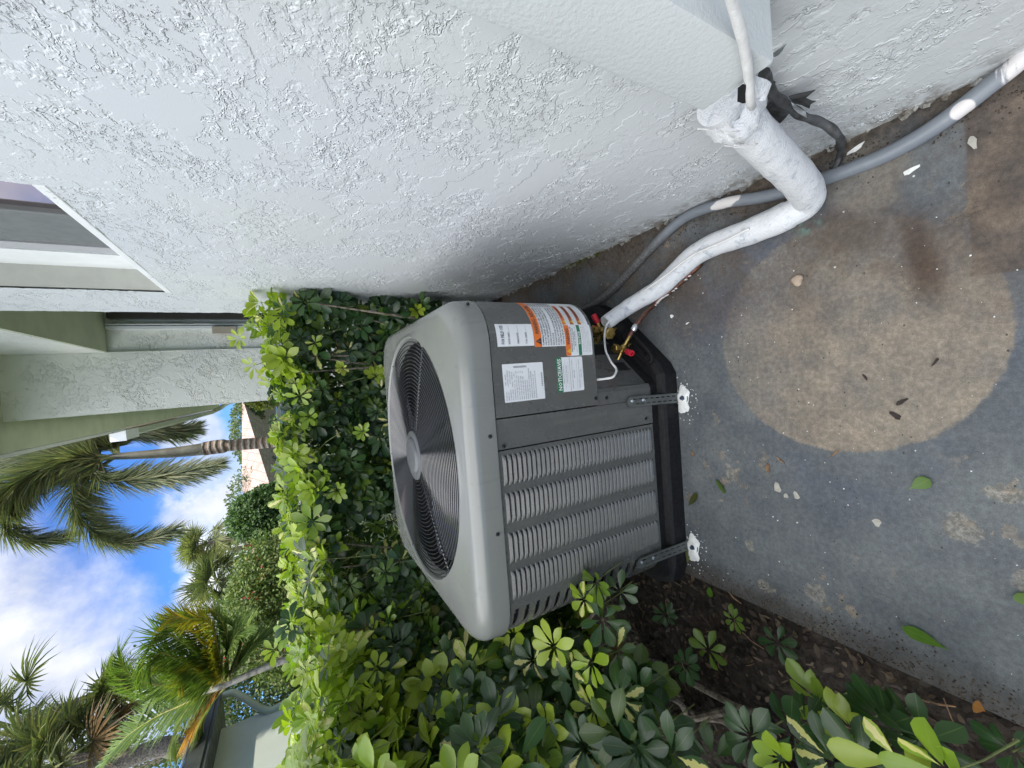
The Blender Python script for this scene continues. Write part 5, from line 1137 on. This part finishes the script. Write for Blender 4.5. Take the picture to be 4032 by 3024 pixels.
# areca palm with yellowing fronds
AY = 6.2; ab = gy(1150, 2585, AY); ab[2] = -.14
T = thing('palm_tree', ab, 'feathery palm with yellow and orange fronds arching over the left building gutter', 'palm tree', None)
m = MB(); m.tube(smoothpath([ab]+[gy(x, y, AY) for x, y in ((1060, 2622), (960, 2665), (870, 2700), (800, 2720))], 6), [.055, *[.05]*23, .035], 14) if False else m.tube(smoothpath([ab]+[gy(x, y, AY) for x, y in ((1060, 2622), (960, 2665), (870, 2700), (800, 2720))], 6), .042, 14)
obj('trunk', m, simple('ringed_cane', (.36, .33, .27), .7, var=.5, scale=14), T, smooth=True)
gA = [(.13, .20, .04), (.17, .24, .05), (.09, .15, .035)]; yA = [(.38, .26, .02), (.26, .26, .03), (.17, .22, .03)]; oA = [(.45, .20, .02), (.5, .27, .03)]
AF = [([(880, 2690), (780, 2640), (700, 2600), (640, 2570), (600, 2600), (590, 2660)], gA), ([(880, 2690), (820, 2500), (760, 2440), (700, 2430), (660, 2440)], yA), ([(890, 2700), (830, 2780), (800, 2860), (820, 2960)], gA), ([(890, 2690), (930, 2600), (950, 2540), (940, 2480), (900, 2440)], gA), ([(880, 2690), (700, 2740), (560, 2740), (480, 2700), (440, 2640)], gA), ([(880, 2690), (760, 2560), (650, 2500), (590, 2540), (560, 2620), (548, 2700)], gA), ([(880, 2690), (800, 2540), (730, 2470), (660, 2470), (620, 2520)], gA), ([(870, 2690), (650, 2700), (530, 2670), (470, 2600), (490, 2545)], gA), ([(870, 2700), (730, 2770), (620, 2820), (500, 2900), (400, 3010)], gA), ([(880, 2700), (780, 2760), (720, 2820), (690, 2900), (700, 2990)], gA+yA[1:]),
      ([(890, 2690), (860, 2560), (840, 2480), (800, 2430), (740, 2440)], yA), ([(890, 2690), (810, 2600), (760, 2590), (730, 2640), (720, 2690)], yA), ([(900, 2690), (960, 2590), (1000, 2540), (1040, 2520)], gA), ([(880, 2700), (840, 2740), (790, 2820), (740, 2890)], oA), ([(880, 2690), (720, 2640), (640, 2690), (580, 2770), (540, 2880)], gA), ([(900, 2690), (900, 2580), (930, 2500), (980, 2460)], gA), ([(870, 2690), (760, 2680), (660, 2620), (600, 2630)], yA[1:]+gA), ([(880, 2680), (900, 2560), (870, 2440), (830, 2400), (790, 2420)], gA)]
for j, (P_, col) in enumerate(AF):
    L = Leaves(); mr = MB(); pinnate(L, mr, [gy(x, y, AY+(.16*(j % 5)-.35)*i/3) for i, (x, y) in enumerate(P_)], .36, .0075, 230, col, 'v', 1.1, .10, .014)
    fr = L.build('frond', M_FROND, T); obj('rachis', mr, simple('yellow_rachis', (.34, .30, .07), .5), fr, smooth=True)
# fan palms
def fanleaf(L, stems, c0, tip, size, col, nray=26):
    c0 = np.array(c0); tip = np.array(tip); d = unit(tip-c0); up_ = unit(np.array([rnd.gauss(0, .35), rnd.gauss(0, .35), 1.0])); side = unit(np.cross(d, up_)); n_ = np.cross(side, d); stems.tube([c0, (c0+tip)/2+np.array([0, 0, .04]), tip], .012*size/.6, 5)
    O, Dr, LL, CC, Up = [], [], [], [], []
    for k in range(nray):
        a_ = (k/(nray-1)-.5)*3.9; dr = math.cos(a_)*d+math.sin(a_)*side*(1 if True else 0)+n_*.10*abs(a_); O.append(tip); Dr.append(dr); LL.append(size*(1-.12*abs(a_))*rnd.uniform(.85, 1.05)); CC.append(np.array(col[rnd.randrange(len(col))])*rnd.uniform(.8, 1.2)); Up.append(n_)
    L.add(O, Dr, Up, np.array(LL), size*.028, np.array(CC), ([0, .45, .75, 1.0], [.35, 1.0, .6, .03]), .5, np.full(nray, .25)+RN.normal(0, .1, nray))
sab = [(.09, .115, .05), (.13, .15, .065), (.07, .09, .045), (.18, .18, .08)]; dryc = [(.20, .12, .05), (.14, .09, .045)]
def fanpalm(root, crown, size, nfan, label, spread, petiole, tr_r, col=sab, group='fan palms', pts=None):
    T = thing('palm_tree', root, label, 'palm tree', group); m = MB(); crown = np.array(crown); root = np.array(root, float)
    P = smoothpath(pts if pts is not None else [root, (root+crown)/2+np.array([tr_r, 0, 0]), crown], 8); m.tube(P, [tr_r*(1-.2*i/(len(P)-1)) for i in range(len(P))], 14); obj('trunk', m, M_BARK, T, smooth=True)
    L = Leaves(); st = MB()
    for k in range(nfan):
        th = rnd.random()*6.28; ph = rnd.uniform(-.7, 1.45); d = np.array([math.cos(th)*math.cos(ph), math.sin(th)*math.cos(ph), math.sin(ph)]); tip = crown+d*petiole*rnd.uniform(.6, 1.1); 
        fanleaf(L, st, crown, tip, size*rnd.uniform(.8, 1.1), dryc if ph < -.58 else col)
    L.build('crown', M_FROND, T); obj('leaf_stalks', st, M_STEM, T, smooth=True); return T
FYm = 8.6
cr = gy(250, 3010, FYm); rt = gy(1000, 2900, FYm); rt[2] = -.14
fanpalm(rt, cr, .75, 46, 'large grey green fan palm filling the left side above the low building', 1, .75, .15, pts=[rt, gy(830, 2920, FYm), gy(640, 2940, FYm), gy(480, 2990, FYm), cr])
cr = gy(60, 2860, 10.5); rt = np.array([cr[0]-.4, cr[1]+.3, -.14]); fanpalm(rt, cr, .8, 30, 'second large fan palm behind the first with spiky leaf ends against the cloud', 1, .8, .14)
cr = gy(420, 2830, 9.6); rt = np.array([cr[0]-.2, cr[1]+.3, -.14]); fanpalm(rt, cr, .7, 26, 'shorter fan palm between the big fan palm and the feathery palm', 1, .65, .13)
cr = gy(820, 2135, 24); rt = gy(1060, 2112, 24); rt[2] = -.14; lc = [(.20, .22, .09), (.26, .26, .12), (.15, .17, .08)]
fanpalm(rt, cr, .95, 34, 'distant round headed fan palm standing alone against the white cloud', 1, .7, .17, lc)
cr = gy(915, 2165, 26); rt = gy(1060, 2160, 26); rt[2] = -.14; fanpalm(rt, cr, .8, 20, 'shorter distant fan palm just left of the round headed one', 1, .6, .15, lc)
cr = gy(865, 2290, 19); rt = gy(1060, 2300, 19); rt[2] = -.14; fanpalm(rt, cr, .95, 30, 'distant fan palm above the small tiled gable', 1, .7, .16)
# ------------------------------------------------------------------ bushes and trees
def blob(name, cat, label, root, lobes, K, size, col, mt=M_BUSH, trunk=None, extra=None, group=None):
    T = thing(name, root, label, cat, group); L = Leaves(); C, Dd, Uu = [], [], []
    tot = sum(r[1][0]*r[1][2] for r in lobes)
    for c, r in lobes:
        k = int(K*(r[0]*r[2])/tot); c = np.array(c); d = unit(RN.normal(0, 1, (k, 3))); rad = RN.uniform(.72, 1.04, (k, 1)); 
        clump = 1+.10*np.sin(d[:, :1]*9+c[0])*np.sin(d[:, 2:]*8+d[:, 1:2]*7); p = c+d*np.array(r)*rad*clump; C.append(p); Dd.append(d+RN.normal(0, .6, (k, 3))); Uu.append(d+RN.normal(0, .5, (k, 3))+np.array([0, 0, .4]))
    C = np.concatenate(C); ci = RN.integers(0, len(col), len(C)); L.add(C, np.concatenate(Dd), np.concatenate(Uu), RN.uniform(size*.7, size*1.3, len(C)), RN.uniform(size*.25, size*.4, len(C)), np.array(col)[ci]*RN.uniform(.7, 1.3, (len(C), 1)), OVAL, .3, .2)
    L.build('crown', mt, T)
    if trunk:
        m = MB(); [m.tube([a_, b_], r_, 8) for a_, b_, r_ in trunk]; obj('trunk', m, M_BARK, T, smooth=True)
    if extra: extra(T, C)
    return T
tc = gy(1000, 2035, 17); tb_ = np.array([tc[0], tc[1], -.14])
blob('tree', 'tree', 'round clipped dark green tree left of the pink tiled roof', tb_, [(tc, (.82, .8, .75)), (tc+np.array([-.35, 0, -.5]), (.7, .7, .7)), (tc+np.array([.35, .2, -.5]), (.65, .7, .7))], 20000, .11, [(.07, .13, .035), (.10, .17, .045), (.05, .10, .03)], trunk=[(tb_, tc, .1)])
bl_ = [(gy(1010, 2250, 9), (.55, .45, .34)), (gy(1000, 2330, 9), (.6, .5, .42)), (gy(985, 2420, 8.6), (.6, .5, .48)), (gy(1000, 2520, 8.4), (.55, .5, .45)), (gy(1080, 2400, 8.8), (1.5, .5, .6))]
def flowers(T, C):
    L = Leaves(); q = C[RN.integers(0, len(C), 420)]; cl = q[RN.integers(0, 38, 420)]+RN.normal(0, .05, (420, 3)); cl[:, 1] -= .03
    L.add(cl, RN.normal(0, 1, (420, 3)), RN.normal(0, 1, (420, 3)), .05, .022, np.array([(.50, .06, .07)])*RN.uniform(.7, 1.2, (420, 1)), OVAL, .3, .2); o = L.build('flowers', M_BUSH, T); o['label'] = 'small red flowers'; o['kind'] = 'stuff'
fb = gy(1080, 2400, 8.8); fb[2] = -.14
blob('flowering_bush', 'bush', 'sprawling bush with small red flowers behind the hedge', fb, bl_, 15000, .055, [(.11, .17, .04), (.15, .21, .05), (.07, .12, .03), (.19, .22, .06)], trunk=[(fb, fb+np.array([0, 0, 1.5]), .05)], extra=flowers)
for (px, py, Y, r, lb) in ((1045, 1545, 13, (.45, .4, .45), 'yellow green shrub beside the corner of the building wing'), (975, 1700, 46, (3.5, 2, 1.3), 'dark tree crown showing above the ridge of the tiled roof'), (1040, 1960, 40, (3.0, 2, 2.6), 'pale green tree at the left end of the tiled roof'), (1010, 2170, 34, (3.5, 2, 2.2), 'thin airy tree behind the distant fan palms'), (1030, 2640, 11, (2.4, 1, .9), 'dark shrub mass under the feathery palm'), (520, 3040, 12, (2.2, 1.2, 1.4), 'dark leafy tree behind the large fan palm')):
    c = gy(px, py, Y); b_ = np.array([c[0], c[1], -.14]); sc_ = Y/16
    blob('tree' if Y > 12.5 else 'shrub', 'tree' if Y > 12.5 else 'shrub', lb, b_, [(c, r), (c+np.array([r[0]*.5, 0, -r[2]*.4]), tuple(.7*q for q in r))], 26000 if 'feathery' in lb else 4500, .09*max(.9, sc_), [(.10, .14, .05), (.14, .18, .06), (.07, .11, .04)] if Y != 13 else [(.20, .22, .04), (.14, .17, .04)], trunk=[(b_, c, .07*max(1, sc_))])
# ------------------------------------------------------------------ far houses
M_FWALL = simple('pale_house_wall', (.52, .50, .46), .8, var=.04, scale=2); M_FWIN = mat('dark_window', None, (.05, .05, .055), .15)
def up(px, py, z): return gz(px, py, z)
ZR = 2.6; P1, P2 = up(1088, 1500, ZR), up(1088, 1992, ZR); R1, R2 = up(952, 1560, 5.2), up(953, 1925, 5.2)
P1 = P2+(P1-P2)*.85; bdir = unit(P1-P2); back = unit(np.array([-bdir[1], bdir[0], 0])); back = back if back[1] > 0 else -back
P2[2] = P1[2] = ZR; h2 = thing('house', P2*.5+P1*.5*np.array([1, 1, 0]), 'distant house with a pink clay tile hip roof behind the palm trunk', 'house')
rooftile('roof', [(P1, P2, R2, R1), (P2, P2+back*9, R2+back*.5, R2)], h2, .12)
m = MB(); w0_, w1_ = P2+bdir*.5+back*.5, P1+back*.5
m.add([(w0_[0], w0_[1], -.2), (w1_[0], w1_[1], -.2), (w1_[0], w1_[1], ZR+.1), (w0_[0], w0_[1], ZR+.1), *( (q[0], q[1], z) for q, z in ((w0_+back*8, -.2), (w0_+back*8, ZR+.1)))], [(0, 1, 2, 3), (0, 3, 5, 4)]); obj('wall', m, M_FWALL, h2)
m = MB(); m.tube([P1+np.array([0, 0, -.05]), P2+np.array([0, 0, -.05])], .09, 6); obj('gutter', m, M_TRIM, h2)
for k in range(7):
    a_ = w0_+bdir*(1.2+k*3.3)-back*.05; m = MB(); m.add([(a_[0], a_[1], .7), (a_[0]+bdir[0]*1.5, a_[1]+bdir[1]*1.5, .7), (a_[0]+bdir[0]*1.5, a_[1]+bdir[1]*1.5, 2.1), (a_[0], a_[1], 2.1)], [(0, 1, 2, 3)])
    wn = obj('window', m, M_TRIM, h2); m = MB(); a_ = a_-back*.03+bdir*.12; m.add([(a_[0], a_[1], .82), (a_[0]+bdir[0]*1.26, a_[1]+bdir[1]*1.26, .82), (a_[0]+bdir[0]*1.26, a_[1]+bdir[1]*1.26, 1.98), (a_[0], a_[1], 1.98)], [(0, 1, 2, 3)]); obj('pane', m, M_FWIN, wn)
g1, g2, g3 = gy(1040, 2185, 21), gy(950, 2265, 21), gy(1010, 2410, 21)
h3 = thing('house', (g2[0], 21, -.14), 'small distant gabled house with clay tiles above the flowering bush', 'house')
m = MB(); m.add([(g1[0], 21.2, -.2), (g3[0], 21.2, -.2), (g3[0], 21.2, g3[2]), (g2[0], 21.2, g2[2]-.1), (g1[0], 21.2, g1[2]), *((x, 27, z) for x, z in ((g1[0], -.2), (g3[0], -.2), (g3[0], g3[2]), (g2[0], g2[2]-.1), (g1[0], g1[2])))], [(0, 1, 2, 3, 4), (5, 6, 7, 8, 9)[::-1], (0, 4, 9, 5), (1, 6, 7, 2)]); obj('wall', m, M_FWALL, h3)
def lift(p, y): return (p[0], y, p[2])
rooftile('roof', [(lift(g1+np.array([.2, 0, -.1]), 27.3), lift(g1+np.array([.2, 0, -.1]), 20.9), lift(g2, 20.9), lift(g2, 27.3)), (lift(g3+np.array([-.3, 0, -.1]), 20.9), lift(g3+np.array([-.3, 0, -.1]), 27.3), lift(g2, 27.3), lift(g2, 20.9))], h3)
m = MB(); m.tube([lift(g1, 20.85), lift(g2, 20.85), lift(g3, 20.85)], .07, 6); obj('verge_board', m, M_TRIM, h3)
# low building at the left
LX = -4.45; h4 = thing('house', (LX-2, 4, -.14), 'low pale green building with a dark metal roof gutter at the left edge', 'house')
m = MB(); m.span((-9, .5, -.14), (LX, 6.65, 2.26)); obj('wall', m, simple('pale_green_wall', (.50, .54, .46), .7, var=.03, scale=3), h4)
M_ROOFD = simple('dark_metal_roof', (.06, .065, .06), .4, var=.2, scale=6)
m = MB(); m.span((-9, .4, 2.262), (LX+.34, 6.98, 2.30)); m.span((LX+.16, .4, 2.302), (LX+.31, 6.96, 2.36)); m.span((LX+.32, .4, 2.30), (LX+.36, 7.0, 2.47), .006); obj('gutter', m, M_ROOFD, h4)
m = MB(); m.span((LX+.345, .4, 2.475), (LX+.37, 7.0, 2.49)); m.add([(LX+.30, .4, 2.48), (LX+.30, 6.98, 2.48), (-9, 6.98, 3.1), (-9, .4, 3.1)], [(0, 1, 2, 3)]); obj('roof', m, simple('grey_roof_edge', (.17, .18, .165), .45), h4)
m = MB(); m.tube(smoothpath([(LX+.28, 6.9, 2.27), (LX+.30, 6.85, 2.12), (LX+.22, 6.75, 1.98), (LX+.03, 6.6, 1.72), (LX+.03, 6.6, 1.4), (LX+.03, 6.6, 0)], 6), .045, 10); obj('downspout', m, M_GUT, h4, smooth=True)
m = MB(); m.tube([(LX+.3, 7.5, 2.2), (LX-1.2, 10, 1.9)], .012, 5); obj('cable', m, M_INNER, h4)
# conifers etc. end
